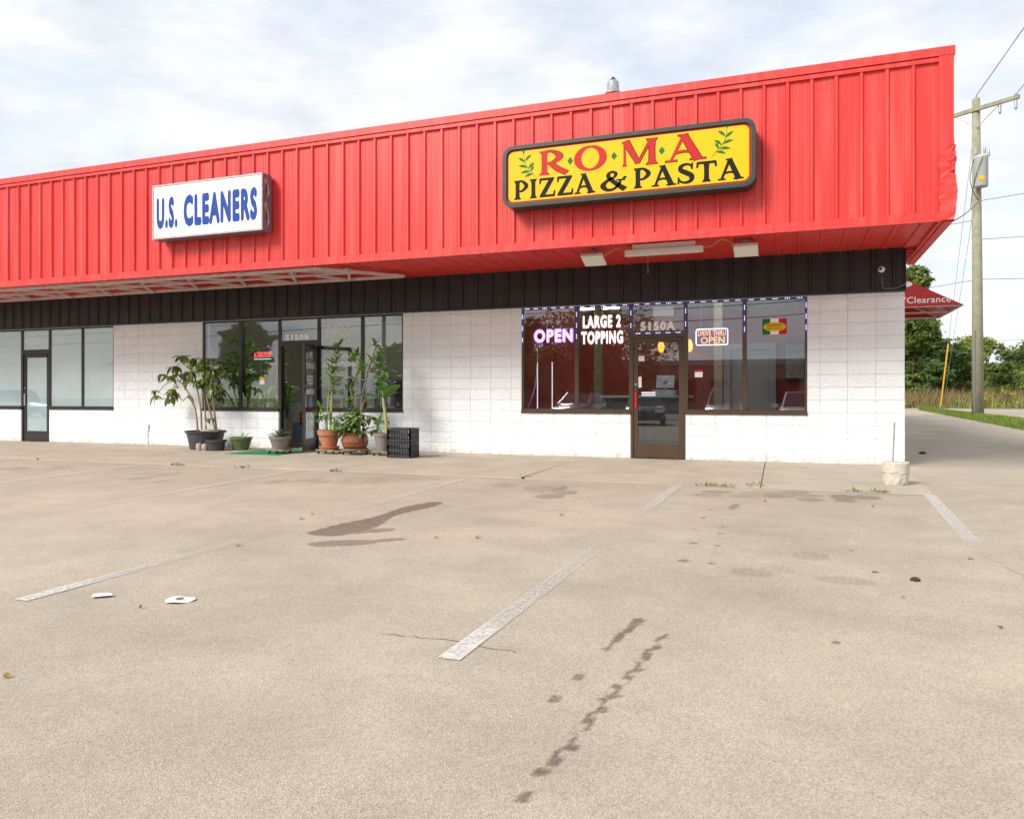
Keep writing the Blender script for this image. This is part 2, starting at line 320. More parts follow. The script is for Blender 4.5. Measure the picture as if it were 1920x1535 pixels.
    base = mixc('MULTIPLY', .5, base, ramp(noise(230, 3), .36, (.6, .6, .6), .55, (1.1, 1.1, 1.1)))
    base = mixc('MULTIPLY', .8, base, ramp(noise(.9, 7, .68), .3, (.84, .835, .83), .62, (1.04, 1.035, 1.02)))
    a = N(t, 'ShaderNodeAttribute', attribute_name='stain'); sb = N(t, 'ShaderNodeMath', operation='MULTIPLY_ADD'); l(noise(38, 5, .65), sb.inputs[0]); sb.inputs[1].default_value = -1.15; l(a.outputs['Fac'], sb.inputs[2])
    mm = N(t, 'ShaderNodeMapRange'); mm.inputs['From Min'].default_value = -.28; mm.inputs['From Max'].default_value = .42; l(sb.outputs[0], mm.inputs['Value'])
    z0_ = N(t, 'ShaderNodeMath', operation='GREATER_THAN'); z0_.inputs[1].default_value = .02; l(a.outputs['Fac'], z0_.inputs[0]); mm2 = N(t, 'ShaderNodeMath', operation='MULTIPLY'); l(mm.outputs[0], mm2.inputs[0]); l(z0_.outputs[0], mm2.inputs[1]); mm = mm2
    base = mixc('MULTIPLY', mm.outputs[0], base, (.42, .385, .365))
    l(base, b.inputs['Base Color'])
    mr = N(t, 'ShaderNodeMapRange'); mr.inputs['To Min'].default_value = .88; mr.inputs['To Max'].default_value = .6; l(mm.outputs[0], mr.inputs['Value']); l(mr.outputs[0], b.inputs['Roughness'])
    bp = N(t, 'ShaderNodeBump'); bp.inputs['Strength'].default_value = .5; bp.inputs['Distance'].default_value = .006; l(agg.outputs['Distance'], bp.inputs['Height']); l(bp.outputs[0], b.inputs['Normal'])
    return struct(mk('parking_lot', me, m))
lot = build_lot()
g = MB(); g.add([(-700, -700, -.6), (700, -700, -.6), (700, 700, -.6), (-700, 700, -.6)], [(0, 1, 2, 3)]); M['earth'] = mat('earth_and_grass', (.14, .16, .05), .95, col2=(.2, .17, .08), vscale=.15)
struct(g.build('ground', 'earth'))
g = MB()                                              # field and side street beyond the drive
NX = 24
for i in range(NX+1):
    for j, y in enumerate((25.2, 31, 45, 90, 250)): g.v.append((2.0 + i*9, y + (.25*math.sin(i*2.) if j == 0 else 0), .53 if j else .515))
for i in range(NX):
    for j in range(4): a = i*5+j; g.f.append((a, a+5, a+6, a+1))
struct(g.build('field', 'earth'))
# sidewalk: one slab object per pour
sw = struct(MB().box(-26, -.02, -3.36, -.02, -.3, -.062).build('sidewalk', 'concrete'))
xs = [-26, -23.4, -20.35, -17.3, -14.25, -11.2, -8.15, -5.1, -2.05]
for i, x in enumerate(xs):
    x1 = xs[i+1] if i+1 < len(xs) else None
    b = MB(); gx = .007
    if x1 is not None: P = [(x+gx, -3.4), (x1-gx+.06, -3.4), (x1-gx, 0), (x+gx, 0)]
    else: P = [(x+gx+.06, -3.4), (-.13, -3.36), (.03, .0), (x+gx, 0)]
    b.add([(p[0], p[1], zz) for zz in (-.06, 0) for p in [(q[0], q[1]) for q in P]], [(3, 2, 1, 0), (4, 5, 6, 7), (0, 1, 5, 4), (1, 2, 6, 5), (2, 3, 7, 6), (3, 0, 4, 7)])
    b.v = [(p[0], p[1], p[2] + .008*p[1]) for p in b.v]
    b.build('slab', 'concrete', sw)
# painted lines
def paintmat():
    m = bpy.data.materials.new('worn_line_paint'); m.use_nodes = True; t = m.node_tree; l = t.links.new; b = t.nodes['Principled BSDF']; o = t.nodes['Material Output']
    b.inputs['Base Color'].default_value = (.60, .58, .55, 1); b.inputs['Roughness'].default_value = .8
    g_ = N(t, 'ShaderNodeNewGeometry'); n = N(t, 'ShaderNodeTexNoise'); n.inputs['Scale'].default_value = 48; n.inputs['Detail'].default_value = 8; n.inputs['Roughness'].default_value = .7; l(g_.outputs['Position'], n.inputs['Vector'])
    a = N(t, 'ShaderNodeAttribute', attribute_name='wear'); s = N(t, 'ShaderNodeMath', operation='SUBTRACT'); l(n.outputs['Fac'], s.inputs[0]); l(a.outputs['Fac'], s.inputs[1])
    mr = N(t, 'ShaderNodeMapRange'); mr.inputs['From Min'].default_value = -.16; mr.inputs['From Max'].default_value = .2; l(s.outputs[0], mr.inputs['Value'])
    tr = N(t, 'ShaderNodeBsdfTransparent'); ms = N(t, 'ShaderNodeMixShader'); l(mr.outputs[0], ms.inputs[0]); l(tr.outputs[0], ms.inputs[1]); l(b.outputs[0], ms.inputs[2]); l(ms.outputs[0], o.inputs['Surface'])
    return m
M['line'] = paintmat()
def line(p0, p1, w, keys, lift=.005):
    wear = lambda t: float(np.interp(t, [k[0] for k in keys], [k[1] for k in keys]))
    p0 = Vector(p0); p1 = Vector(p1); d = (p1-p0); n = max(2, int(d.length/.15)); sd_ = Vector((-d.y, d.x)).normalized()*w/2; b = MB(); wv = []
    for i in range(n+1):
        t = i/n; p = p0 + d*t; q = wear(t)
        for s in (-1, 1): xx, yy = p.x+sd_.x*s, p.y+sd_.y*s; b.v.append((xx, yy, zg(xx, yy)+lift)); wv.append(q)
        if i: k = 2*i; b.f.append((k-2, k, k+1, k-1))
    o = b.build('parking_line', 'line', lot); at = o.data.attributes.new('wear', 'FLOAT', 'POINT'); at.data.foreach_set('value', wv); return o
line((-2.97, -3.42), (-3.07, -10.06), .11, [(0, .46), (.28, .5), (.42, .8), (.52, .8), (.62, .6), (.92, .5), (.935, .38), (1, .36)])
line((-5.80, -3.5), (-5.84, -10.02), .11, [(0, .52), (.35, .56), (.55, .76), (.7, .62), (.92, .5), (.935, .4), (1, .38)])
line((-8.66, -3.5), (-8.5, -10.0), .11, [(0, .47), (.4, .52), (.7, .74), (1, .7)])
line((-11.62, -3.5), (-11.4, -10.0), .11, [(0, .46), (.4, .52), (1, .68)])
line((-14.5, -3.5), (-14.35, -9.6), .11, [(0, .52), (1, .68)])
line((-.17, -3.4), (-.30, -6.75), .12, [(0, .42), (.8, .47), (1, .66)])
line((-.1, -3.43), (-2.3, -3.45), .07, [(0, .4), (.45, .44), (1, .62)])
line((-2.3, -3.46), (-14.8, -3.5), .05, [(0, .56), (1, .56)])
def crack(pts, w=.0035):
    b = MB(); P = []
    for i in range(len(pts)-1):
        for k in range(8): t = k/8; P.append((pts[i][0]+(pts[i+1][0]-pts[i][0])*t+random.uniform(-.02, .02), pts[i][1]+(pts[i+1][1]-pts[i][1])*t+random.uniform(-.02, .02)))
    for i, p in enumerate(P):
        ww = w*random.uniform(.3, 1); b.v += [(p[0], p[1]-ww, zg(*p)+.003), (p[0]+ww*.7, p[1]+ww, zg(*p)+.003)]
        if i: b.f.append((2*i-2, 2*i, 2*i+1, 2*i-1))
    b.build('crack', 'crack', lot)
crack([(-3.55, -9.86), (-3.2, -9.8), (-2.75, -9.87)]); crack([(-.3, -6.75), (-.22, -7.3), (-.2, -7.9)])

# ------------------------------------------------------------------ building
bld = thing('shop_building', 'low strip of shops in white block with red ribbed metal fascia', 'building', (-12, 0, 0))
X0 = -24.0
OPEN = [(-21.4, -16.19), (-13.64, -8.75), (-6.30, -1.41)]       # storefront openings, z .80 to 2.69
DOORS = [(-19.14, -18.22), (-11.65, -10.69), (-4.28, -3.34)]
bw = MB()
def solid(x0, x1, z0, z1): bw.box(x0, x1, .006, .2, z0, z1)
cur = X0
for a, b_ in OPEN: solid(cur, a, -.1, 2.69); cur = b_
solid(cur, -.012, -.1, 2.69); solid(X0, -.012, 2.69, 4.6)
for (a, b_), (d0, d1) in zip(OPEN, DOORS): solid(a, d0, -.1, .795); solid(d1, b_, -.1, .795)
bw.box(-.2, -.012, .2, 14, -.1, 4.6); bw.box(X0, X0+.2, .2, 14, -.1, 4.6); bw.box(X0, -.012, 13.8, 14, -.1, 4.6)
wall = bw.build('block_wall', 'mortar', bld)
# block pieces, stack bond, split face
def block_mesh(seed):
    rnd = random.Random(seed); b = MB(); nx, nz = 5, 3
    for j in range(nz+1):
        for i in range(nx+1):
            e = i in (0, nx) or j in (0, nz); b.v.append((i/nx, (-.006 if e else -.006-rnd.uniform(.001, .009)), j/nz))
    for j in range(nz):
        for i in range(nx): a = j*(nx+1)+i; b.f.append((a, a+1, a+nx+2, a+nx+1))
    k = len(b.v); b.v += [(0, .05, 0), (1, .05, 0), (1, .05, 1), (0, .05, 1), (0, -.006, 0), (1, -.006, 0), (1, -.006, 1), (0, -.006, 1)]
    b.f += [(k, k+1, k+5, k+4), (k+2, k+3, k+7, k+6), (k+3, k, k+4, k+7), (k+1, k+2, k+6, k+5)]
    me = bpy.data.meshes.new('concrete_block'); me.from_pydata(b.v, [], b.f); me.materials.append(M['white_block']); me.polygons.foreach_set('use_smooth', [i < nx*nz for i in range(len(b.f))]); return me
BV = [block_mesh(i) for i in range(10)]
blocks = []
BW, BH, J = .4064, .2032, .0028
def cuts(x0, x1, z0, z1):
    """pieces of a block left over outside the openings"""
    P = [(x0, x1, z0, z1)]
    holes = [(a, b, .795, 2.69) for a, b in OPEN] + [(a-.01, b+.01, -1, 2.69) for a, b in DOORS]
    for hx0, hx1, hz0, hz1 in holes:
        Q = []
        for a, b, c, d in P:
            if b <= hx0 or a >= hx1 or d <= hz0 or c >= hz1: Q.append((a, b, c, d)); continue
            if a < hx0: Q.append((a, hx0, c, d))
            if b > hx1: Q.append((hx1, b, c, d))
            m0, m1 = max(a, hx0), min(b, hx1)
            if c < hz0: Q.append((m0, m1, c, hz0))
            if d > hz1: Q.append((m0, m1, hz1, d))
        P = Q
    return P
for i in range(int(-X0/BW)):
    for j in range(14):
        for p in cuts(-(i+1)*BW, -i*BW, j*BH, (j+1)*BH):
            if p[1]-p[0] > .03 and p[3]-p[2] > .03: blocks.append(p)
blocks.sort(key=lambda p: (p[0]+1.6)**2)
rest = MB()
for k, (a, b_, c, d) in enumerate(blocks):
    me = BV[random.randrange(10)]
    if k < 300:
        o = bpy.data.objects.new('concrete_block', me); COL.objects.link(o); o.parent = wall
        o.location = (a+J+12, 0, c+J); o.scale = (b_-a-2*J, 1, d-c-2*J)
    else: rest.add([(a+J+v.co.x*(b_-a-2*J), v.co.y, c+J+v.co.z*(d-c-2*J)) for v in me.vertices], [tuple(p.vertices) for p in me.polygons])
for i in range(30):
    for j in range(17):
        me = BV[random.randrange(10)]; y0 = i*BW+.06
        rest.add([(-.001-v.co.y if v.co.y < 0 else -.012-v.co.y*.1, y0+J+v.co.x*(BW-2*J), j*BH+J+v.co.z*(BH-2*J)) for v in me.vertices], [tuple(p.vertices) for p in me.polygons])
ro = rest.build('block_courses', 'white_block', wall); ro['kind'] = 'stuff'
# ribbed metal sheets --------------------------------------------------------
def rib_profile(width, pitch, rh, rw, minor=True):
    """(u, h) points across one sheet, ribs centred on the pitch"""
    P = [(0, 0)]; n = int(round(width/pitch))
    for i in range(n):
        c = (i+.5)*pitch
        if minor: 
            for q in (c-pitch*.36, c-pitch*.2): P += [(q-.008, 0), (q-.004, .003), (q+.004, .003), (q+.008, 0)]
        P += [(c-rw*.5-.012, 0), (c-rw*.5+.004, rh), (c+rw*.5-.004, rh), (c+rw*.5+.012, 0)]
        if minor:
            for q in (c+pitch*.2, c+pitch*.36): P += [(q-.008, 0), (q-.004, .003), (q+.004, .003), (q+.008, 0)]
    P.append((width, 0)); return P
def sheet(name, m, prof, fn, parent):
    b = MB(); n = len(prof)
    for t in (0, 1):
        for u, h in prof: b.v.append(fn(u, h, t))
    for i in range(n-1): b.f.append((i, i+1, n+i+1, n+i))
    return b.build(name, m, parent)
FY, FZ0, FZ1, XR = -2.16, 3.31, 5.5, .29
P3 = rib_profile(.915, .305, .032, .04)
x = .14-.1525-.915*1 + .305
k = 0
while x > X0 - .9:
    w = min(.915, XR-.15-x); sheet('fascia_panel', 'red', [p for p in P3 if p[0] <= w+.001], lambda u, h, t, x=x: (x+u, FY-h+.0015*(k % 2), FZ0+.06+t*(FZ1-FZ0-.12)), bld); x -= .915; k += 1
MB().box(X0, XR-.16, FY-.045, FY+.03, FZ0, FZ0+.115).box(X0, XR-.16, FY-.06, FY-.02, FZ0-.012, FZ0+.02).build('bottom_trim', 'red', bld)
MB().box(X0, XR+.015, FY-.055, FY+.25, FZ1-.1, FZ1+.012).box(X0, XR-.1, FY-.04, FY+.01, FZ1-.165, FZ1-.112).build('roof_cap', 'red', bld)
scw = MB()
for i in range(80):
    for z in (FZ0+.16, 4.34, FZ1-.19):
        x_ = .1-.305*i+.05+random.uniform(-.012, .012); scw.box(x_-.007, x_+.007, FY-.008, FY+.004, z-.007, z+.007)
scw.build('panel_screws', 'sign_red', bld)['kind'] = 'stuff'
MB().box(X0, XR-.03, FY+.03, FY+.2, FZ0+.03, FZ1-.02).build('fascia_core', 'dark_bronze', bld)
ct = MB()                                                    # corner flashing, torn and crumpled low down
nz = 40; cols = [(XR-.17, FY-.012), (XR-.165, FY-.048), (XR-.08, FY-.05), (XR-.006, FY-.05), (XR, FY-.044), (XR, FY+.05), (XR, FY+.14)]
rc = random.Random(3)
for j in range(nz+1):
    z = FZ0+.0 + (FZ1-.1-FZ0)*j/nz; dmg = max(0, min(1, (4.32-z)/.15)) * (1 if z > 3.3 else 0)
    for i, (a, b_) in enumerate(cols):
        e = dmg*(rc.uniform(-.012, .012) + (.022+.016*math.sin(z*9)) * (i in (3, 4, 5))); ct.v.append((a+e, b_-dmg*(rc.uniform(0, .015)), z))
for j in range(nz):
    for i in range(len(cols)-1): a = j*len(cols)+i; ct.f.append((a, a+1, a+len(cols)+1, a+len(cols)))
ct.build('corner_flashing', 'red', bld)
tf = MB(); n_ = 8
for j in range(n_+1):
    z = 3.92+.33*j/n_
    for i in range(4): tf.v.append((XR-.055+i*.025+.012*math.sin(j*1.3+i), FY-.062-.02*math.sin(i*1.2)-.012*math.sin(j*2.2+i*2), z))
for j in range(n_):
    for i in range(3): a = j*4+i; tf.f.append((a, a+1, a+5, a+4))
tf.build('torn_flashing_flap', 'red', bld)
# side return of the fascia
SIDE = rib_profile(3.355, .305, .032, .04)
sheet('fascia_panel', 'red', SIDE, lambda u, h, t: (XR+h-.002, FY+.15+u, FZ0+.06+t*(FZ1-FZ0-.12)), bld)
MB().box(XR-.09, XR+.012, FY+.05, 1.35, FZ0, FZ0+.115).box(XR-.14, XR-.095, FY+.05, 1.33, FZ0+.02, FZ0+.06).build('bottom_trim', 'red', bld)
MB().box(XR-.2, XR+.04, FY+.25, 1.36, FZ1-.1, FZ1+.012).build('roof_cap', 'red', bld)
MB().box(.0, XR-.02, 1.28, 1.345, FZ0+.03, FZ1-.03).build('return_end_panel', 'red', bld)
for i in range(5): MB().box(.0, XR-.1, .1+i*.28, .14+i*.28, 3.33, 3.37).build('soffit_batten', 'red', bld)
MB().box(.0, XR-.02, .02, 1.3, 3.372, 3.39).build('return_soffit', 'red', bld)
# soffit sheets
PS = rib_profile(.915, .305, .02, .035, False)
x = XR-.15-.915
while x > X0-.9:
    sheet('soffit_panel', 'red', PS, lambda u, h, t, x=x: (x+u, FY+.03+t*(2.16-.1), 3.375-h), bld); x -= .915
MB().box(XR-.15, XR-.06, FY+.03, -.02, 3.37, 3.385).build('soffit_panel', 'red', bld)
# black band
PB = rib_profile(.915, .305, .03, .035)
x = -.915
while x > X0-.9:
    sheet('band_panel', 'black_metal', PB, lambda u, h, t, x=x: (x+u, -.045-h, 2.72+t*.64), bld); x -= .915
MB().box(X0, .006, -.085, -.012, 2.695, 2.73).build('band_sill_trim', 'black_metal', bld)
MB().box(X0, .0, -.04, .0, 2.73, 3.37).box(-.004, .008, -.09, .3, 2.7, 3.37).build('band_backing', 'black_metal', bld)
MB().box(X0, XR-.05, FY+.2, 14, 4.5, 4.6).build('roof', 'grey_metal', bld)

# storefront glazing
YG = .034
def window(x0, x1, z0, z1, fm, gm, w=.035, sill=True):
    b = MB(); y0, y1 = .015, .125
    b.box(x0, x0+w, y0, y1, z0, z1).box(x1-w, x1, y0, y1, z0, z1).box(x0+w, x1-w, y0+.002, y1-.002, z1-w, z1).box(x0+w, x1-w, y0+.002, y1-.002, z0, z0+w+.015)
    o = b.build('window', fm, bld)
    MB().box(x0+w-.004, x1-w+.004, YG-.003, YG+.003, z0+w+.011, z1-w+.004).build('pane', gm, o)
    if sill: MB().box(x0, x1, -.03, .013, z0-.03, z0+.022).build('sill', fm, o)
    return o
def door(x0, x1, fm, gm, ztop=2.09, opened=None, zt=2.69, handle='grey_metal'):
    fr = MB(); y0, y1 = .012, .128
    fr.box(x0, x0+.04, y0, y1, 0, ztop+.06).box(x1-.04, x1, y0, y1, 0, ztop+.06).box(x0+.04, x1-.04, y0+.001, y1, ztop, ztop+.06)
    f_ = fr.build('door_frame', fm, bld)
    tw = window(x0, x1, ztop+.06, zt, fm, gm if gm != 'glass_dark' else 'glass', .035, False)
    a, b_ = x0+.043, x1-.043; s = .075
    lf = MB().box(a, a+s, .03, .075, .012, ztop-.004).box(b_-s, b_, .03, .075, .012, ztop-.004).box(a+s, b_-s, .031, .074, ztop-.004-s, ztop-.004).box(a+s, b_-s, .031, .074, .012, .25)
    parts = [('pane', gm, MB().box(a+s-.003, b_-s+.003, .05, .056, .247, ztop-s-.001)), ('push_plate', handle, MB().box(a+.02, a+.06, .012, .03, .86, 1.15)), ('lock_cylinder', 'grey_metal', MB().box(a+.025, a+.055, .018, .03, 1.27, 1.3)), ('closer', fm, MB().box(b_-.3, b_-.03, -.0, .029, ztop-.06, ztop-.015))]
    if opened:
        hx = b_; c_, s_ = math.cos(opened), math.sin(opened)
        def rot(mb): mb.v = [(hx+(p[0]-hx)*c_-(p[1]-.05)*s_, .02+(p[0]-hx)*s_+(p[1]-.05)*c_, p[2]) for p in mb.v]; return mb
    else: rot = lambda m: m
    d = rot(lf).build('door', fm, bld)
    for n, m, mb in parts: rot(mb).build(n, m, d)
    return d, tw
W = {}
W['l0'] = window(-21.4, -20.2, .8, 2.69, 'dark_bronze', 'frosted'); W['l1'] = window(-20.2, -19.14, .8, 2.69, 'dark_bronze', 'frosted')
window(-18.22, -17.17, .8, 2.69, 'dark_bronze', 'frosted'); window(-17.17, -16.19, .8, 2.69, 'dark_bronze', 'frosted')
door(-19.14, -18.22, 'dark_bronze', 'frosted')
for i, (a, b_) in enumerate(((-13.64, -12.65), (-12.65, -11.65), (-10.69, -9.67), (-9.67, -8.75))): W['c%d' % i] = window(a, b_, .8, 2.69, 'dark_bronze', 'glass')
cdoor, ctr = door(-11.65, -10.69, 'dark_bronze', 'glass', 2.12, R(108))
for i, (a, b_) in enumerate(((-6.30, -5.26), (-5.26, -4.28), (-3.34, -2.38), (-2.38, -1.41))): W['p%d' % i] = window(a, b_, .8, 2.69, 'bronze', 'glass')
pdoor, ptr = door(-4.28, -3.34, 'bronze', 'glass_dark', handle='sign_red')
MB().box(-13.72, -13.645, -.012, .12, .77, 2.69).build('jamb_trim', 'white_paint', bld)
# interiors
def room(x0, x1, y1, wm, zc=3.25):
    MB().box(x0, x1, .21, y1, -.05, -.002).build('interior_floor', 'int_floor', bld)
    MB().box(x0, x1, .21, y1, zc, zc+.05).build('interior_ceiling', 'int_ceiling', bld)
    MB().box(x0, x1, y1, y1+.1, 0, zc).build('interior_wall', wm, bld); MB().box(x0-.08, x0, .21, y1, 0, zc).build('interior_wall', wm, bld); MB().box(x1, x1+.08, .21, y1, 0, zc).build('interior_wall', wm, bld)
room(-8.4, -.3, 7.2, 'int_red'); room(-15.6, -8.6, 6.5, 'int_cream'); room(-23.5, -15.8, 4, 'int_cream')
for x, y in ((-5.6, 1.6), (-2.6, 1.6), (-6.1, 4.6), (-3.0, 2.9), (-12.8, 1.3), (-10.4, 1.3), (-11.6, 2.6)):  # only the deep pizza-shop tube shows; the others are added to light the rooms
    f_ = MB().box(x-.65, x+.65, y-.1, y+.1, 3.19, 3.248).build('ceiling_or_fill_light', 'int_white', bld); MB().tube([(x-.6, y, 3.175), (x+.6, y, 3.175)], .022, 8).build('tube', 'tube', f_)
wd = MB().box(-3.3, -3.14, 6.98, 7.19, 0, 2.42).box(-2.2, -2.04, 6.98, 7.19, 0, 2.42).box(-3.14, -2.2, 6.98, 7.19, 2.26, 2.42).build('inner_door_frame', 'int_white', bld)
dl = MB().box(-3.13, -2.21, 7.1, 7.18, .01, 2.25).build('inner_door', 'int_white', bld)
for i in range(4): MB().box(-3.02+i*.2, -2.9+i*.2, 7.085, 7.1, .2, 2.1).build('door_panel', 'int_white', dl)
for xc in (-5.86, -3.17):
    c_ = MB().box(xc-.09, xc+.09, 4.0, 4.18, 0, 3.25).build('tiled_column', 'tile', bld)
MB().box(-7.9, -6.2, 3.6, 3.75, 0, 3.25).build('interior_wall', 'int_red', bld)
fp = tag(MB().box(-1.85, -1.35, 6.9, 7.16, 1.5, 2.4).build('framed_print', 'dark_bronze'), 'framed pale print hanging on the red wall beside the inner door', 'picture')
MB().box(-1.81, -1.39, 6.885, 6.899, 1.54, 2.36).build('print', 'picture', fp)
ctn = thing('service_counter', 'dark service counter standing inside the pizza shop behind the glass door', 'counter', (-4.6, 3.3, 0)); MB().box(-5.5, -3.7, 3.0, 3.6, 0, 1.05).build('body', 'counter', ctn); MB().box(-5.55, -3.65, 2.95, 3.65, 1.05, 1.1).build('top', 'int_white', ctn)
for i in range(2): MB().box(-5.4+.85*i, -4.65+.85*i, 2.985, 2.999, .15, .95).build('front_panel', 'int_floor', ctn)
pos = thing('cash_register', 'pale cash register with tilted screen on the dark counter', 'register', (-4.2, 3.3, 1.1)); MB().box(-4.45, -3.98, 3.1, 3.45, 1.1, 1.22).build('drawer', 'int_white', pos)
MB().box(-.19, .19, -.015, .015, 0, .28, Matrix.Translation((-4.2, 3.25, 1.26)) @ Matrix.Rotation(R(-18), 4, 'X')).build('screen', 'int_white', pos); MB().box(-4.24, -4.16, 3.26, 3.34, 1.22, 1.4).build('stand', 'grey_metal', pos)
for i, (x, y) in enumerate(((-4.08, 2.0), (-3.53, 2.0))):
    pl = thing('pendant_lamp', ('orange glowing pendant lamp seen through the glass door', 'orange glowing pendant lamp at the edge of the drive-thru sign window')[i], 'lamp', (x, y, 1.95), 'orange pendant lamps')
    MB().lathe((x, y, 1.95), [(.03, 0), (.058, .05), (.066, .12), (.045, .2), (.015, .24)], 14).build('shade', 'amber_glass', pl, True); MB().tube([(x, y, 2.19), (x, y, 3.25)], .006).build('cord', 'wire', pl)

# lettering and stickers on the glass
YL = YG-.006
text('5150A', -4.12, -3.52, 2.21, 2.37, YL, 'letter_white', ptr, .085)
MB().box(-3.9, -3.55, YG+.02, YG+.023, 2.46, 2.62).build('paper_notice', 'paper', ptr)
text('LARGE 2', -5.15, -4.46, 2.285, 2.515, YL, 'lit_letter', W['p1'], .07); text('TOPPING', -5.18, -4.42, 2.0, 2.235, YL, 'lit_letter', W['p1'], .07)
text('LARGE 2', -5.15, -4.46, 2.285, 2.515, YL+.0026, 'sign_red', W['p1'], .0702, grow=.008); text('TOPPING', -5.18, -4.42, 2.0, 2.235, YL+.0026, 'sign_red', W['p1'], .0702, grow=.008)
for a, b_, m in ((-2.1, -1.975, 'leaf_green'), (-1.975, -1.845, 'letter_white'), (-1.845, -1.72, 'sign_red')): MB().box(a, b_, YL-.001, YL+.001, 2.09, 2.35).build('flag_decal', m, W['p3'])
e = MB(); e.v = [(-1.91+.175*math.cos(t*.2618), YL-.0025, 2.215+.075*math.sin(t*.2618)) for t in range(24)]; e.f = [tuple(range(24))]; e.build('oval_decal', 'yellow', W['p3'])
text('ROMA', -2.02, -1.8, 2.215, 2.262, YL-.004, 'sign_red', W['p3'], .02); text('PIZZA & PASTA', -2.03, -1.79, 2.178, 2.2, YL-.004, 'leaf_green', W['p3'], .01)
for (x0, x1, z0, z1, w_, m) in ((-3.19, -3.06, 1.4, 1.49, W['p2'], 'paper'), (-3.19, -3.06, 1.49, 1.53, W['p2'], 'sign_red')): MB().box(x0, x1, YL-.001, YL+.001, z0, z1).build('sticker', m, w_)
for (x0, x1, z0, z1) in ((-4.155, -4.05, 1.69, 1.78), (-4.155, -4.1, 1.23, 1.42), (-4.1, -3.86, 1.085, 1.115), (-4.1, -3.86, 1.125, 1.155)): MB().box(x0, x1, .045, .0485, z0, z1).build('sticker', 'paper', pdoor)
text('5150B', -11.51, -10.93, 2.21, 2.36, YL, 'letter_white', ctr, .085)
c2 = W['c2']
for s_, a, b_, c_, d_, off, sh in (('BUNDLE', -10.5, -9.98, 2.42, 2.53, .06, .25), ('SERVICE', -10.53, -9.95, 2.27, 2.38, .06, .25), ('Wash, Dry & Fold', -10.61, -9.86, 2.125, 2.21, .045, 0), ('Experienced', -10.56, -9.92, 1.825, 1.93, .045, 0), ('ALTERATIONS', -10.61, -9.84, 1.67, 1.78, .06, .2)): text(s_, a, b_, c_, d_, YL, 'letter_white', c2, off, sh)
MB().box(-10.65, -9.71, YG+.02, YG+.05, 1.98, 2.06).build('crossbar', 'dark_bronze', c2)
MB().box(-12.16, -12.04, YL-.001, YL+.001, 1.33, 1.42).build('sticker', 'paper', W['c1']); MB().box(-12.16, -12.04, YL-.001, YL+.001, 1.42, 1.48).build('sticker', 'yellow', W['c1'])
# lettering on the opened glass door: its own frame of reference
dx, dy = math.cos(R(108)), math.sin(R(108)); HX = -10.733
def dframe(off): return ((HX+dy*off, .02-dx*off), (dx, dy))
fr_ = ((HX+.012*dy, .02-.012*dx), (dx, dy))
for s_, c_, d_, w_ in (('US', 1.83, 1.95, .16), ('CLEANERS', 1.62, 1.73, .52)): text(s_, -.435-w_/2, -.435+w_/2, c_, d_, 0, 'letter_white', cdoor, .03, frame=fr_)
for z0_, z1_, segs in ((1.45, 1.49, ((-.62, -.5), (-.48, -.28))), (1.38, 1.43, ((-.6, -.45), (-.42, -.3))), (1.31, 1.36, ((-.56, -.46), (-.44, -.34))), (1.12, 1.22, ((-.66, -.5), (-.46, -.22)))):      # rows too small to read in the photograph: plain strokes
    b = MB()
    for a_, c_ in segs: o_, u_ = fr_; b.add([(o_[0]+u_[0]*q, o_[1]+u_[1]*q, z) for q, z in ((a_, z0_), (c_, z0_), (c_, z1_), (a_, z1_))], [(0, 1, 2, 3)])
    b.build('vinyl_row', 'letter_white', cdoor)['kind'] = 'stuff'
# LED strips on the pizza shop frames
def leds(x0, x1, z0, z1, parent, step=.165):
    b = MB(); n = max(1, int(math.hypot(x1-x0, z1-z0)/step))
    for i in range(n):
        for q in (-.03, 0, .03):
            t = (i+.5)/n; h = abs(x1-x0) > abs(z1-z0); cx = x0+(x1-x0)*t+(q if h else 0); cz = z0+(z1-z0)*t+(0 if h else q); b.box(cx-.0055, cx+.0055, .003, .012, cz-.0055, cz+.0055)
    b.build('led_strip', 'white_led', parent)['kind'] = 'stuff'
    MB().box(min(x0, x1)-.016, max(x0, x1)+.016, .0125, .0145, min(z0, z1)-.016, max(z0, z1)+.016).build('led_tape', 'violet_tape', parent)
M['violet_tape'] = mat('violet_lit_tape', (.05, .04, .12), .5, emit=(.18, .1, .6), estr=.025)
for i, (a, b_) in enumerate(((-6.28, -5.27), (-5.25, -4.29), (-3.33, -2.39), (-2.37, -1.43))): leds(a, b_, 2.672, 2.672, W['p%d' % i])
leds(-4.27, -3.35, 2.672, 2.672, ptr); leds(-4.24, -3.38, 2.168, 2.168, ptr)
for x, z, p in ((-6.283, 2.0, 'p0'), (-5.26, 2.05, 'p0'), (-4.28, 2.2, 'p1'), (-3.34, 2.2, 'p2'), (-2.38, 2.1, 'p2'), (-1.427, 2.1, 'p3')): leds(x, x, z, 2.64, W[p])
for x in (-6.06, -5.775):
    b = MB()
    for i in range(22): z = .87+i*.039; b.box(x-.008, x+.008, .2, .205, z-.009, z+.009)
    ls = tag(b.build('led_light_strip', 'white_led'), 'vertical strip of small white lights under the OPEN sign, %s' % ('beside the cord' if x < -6 else 'nearer the mullion'), 'light strip', 'vertical light strips in the window')
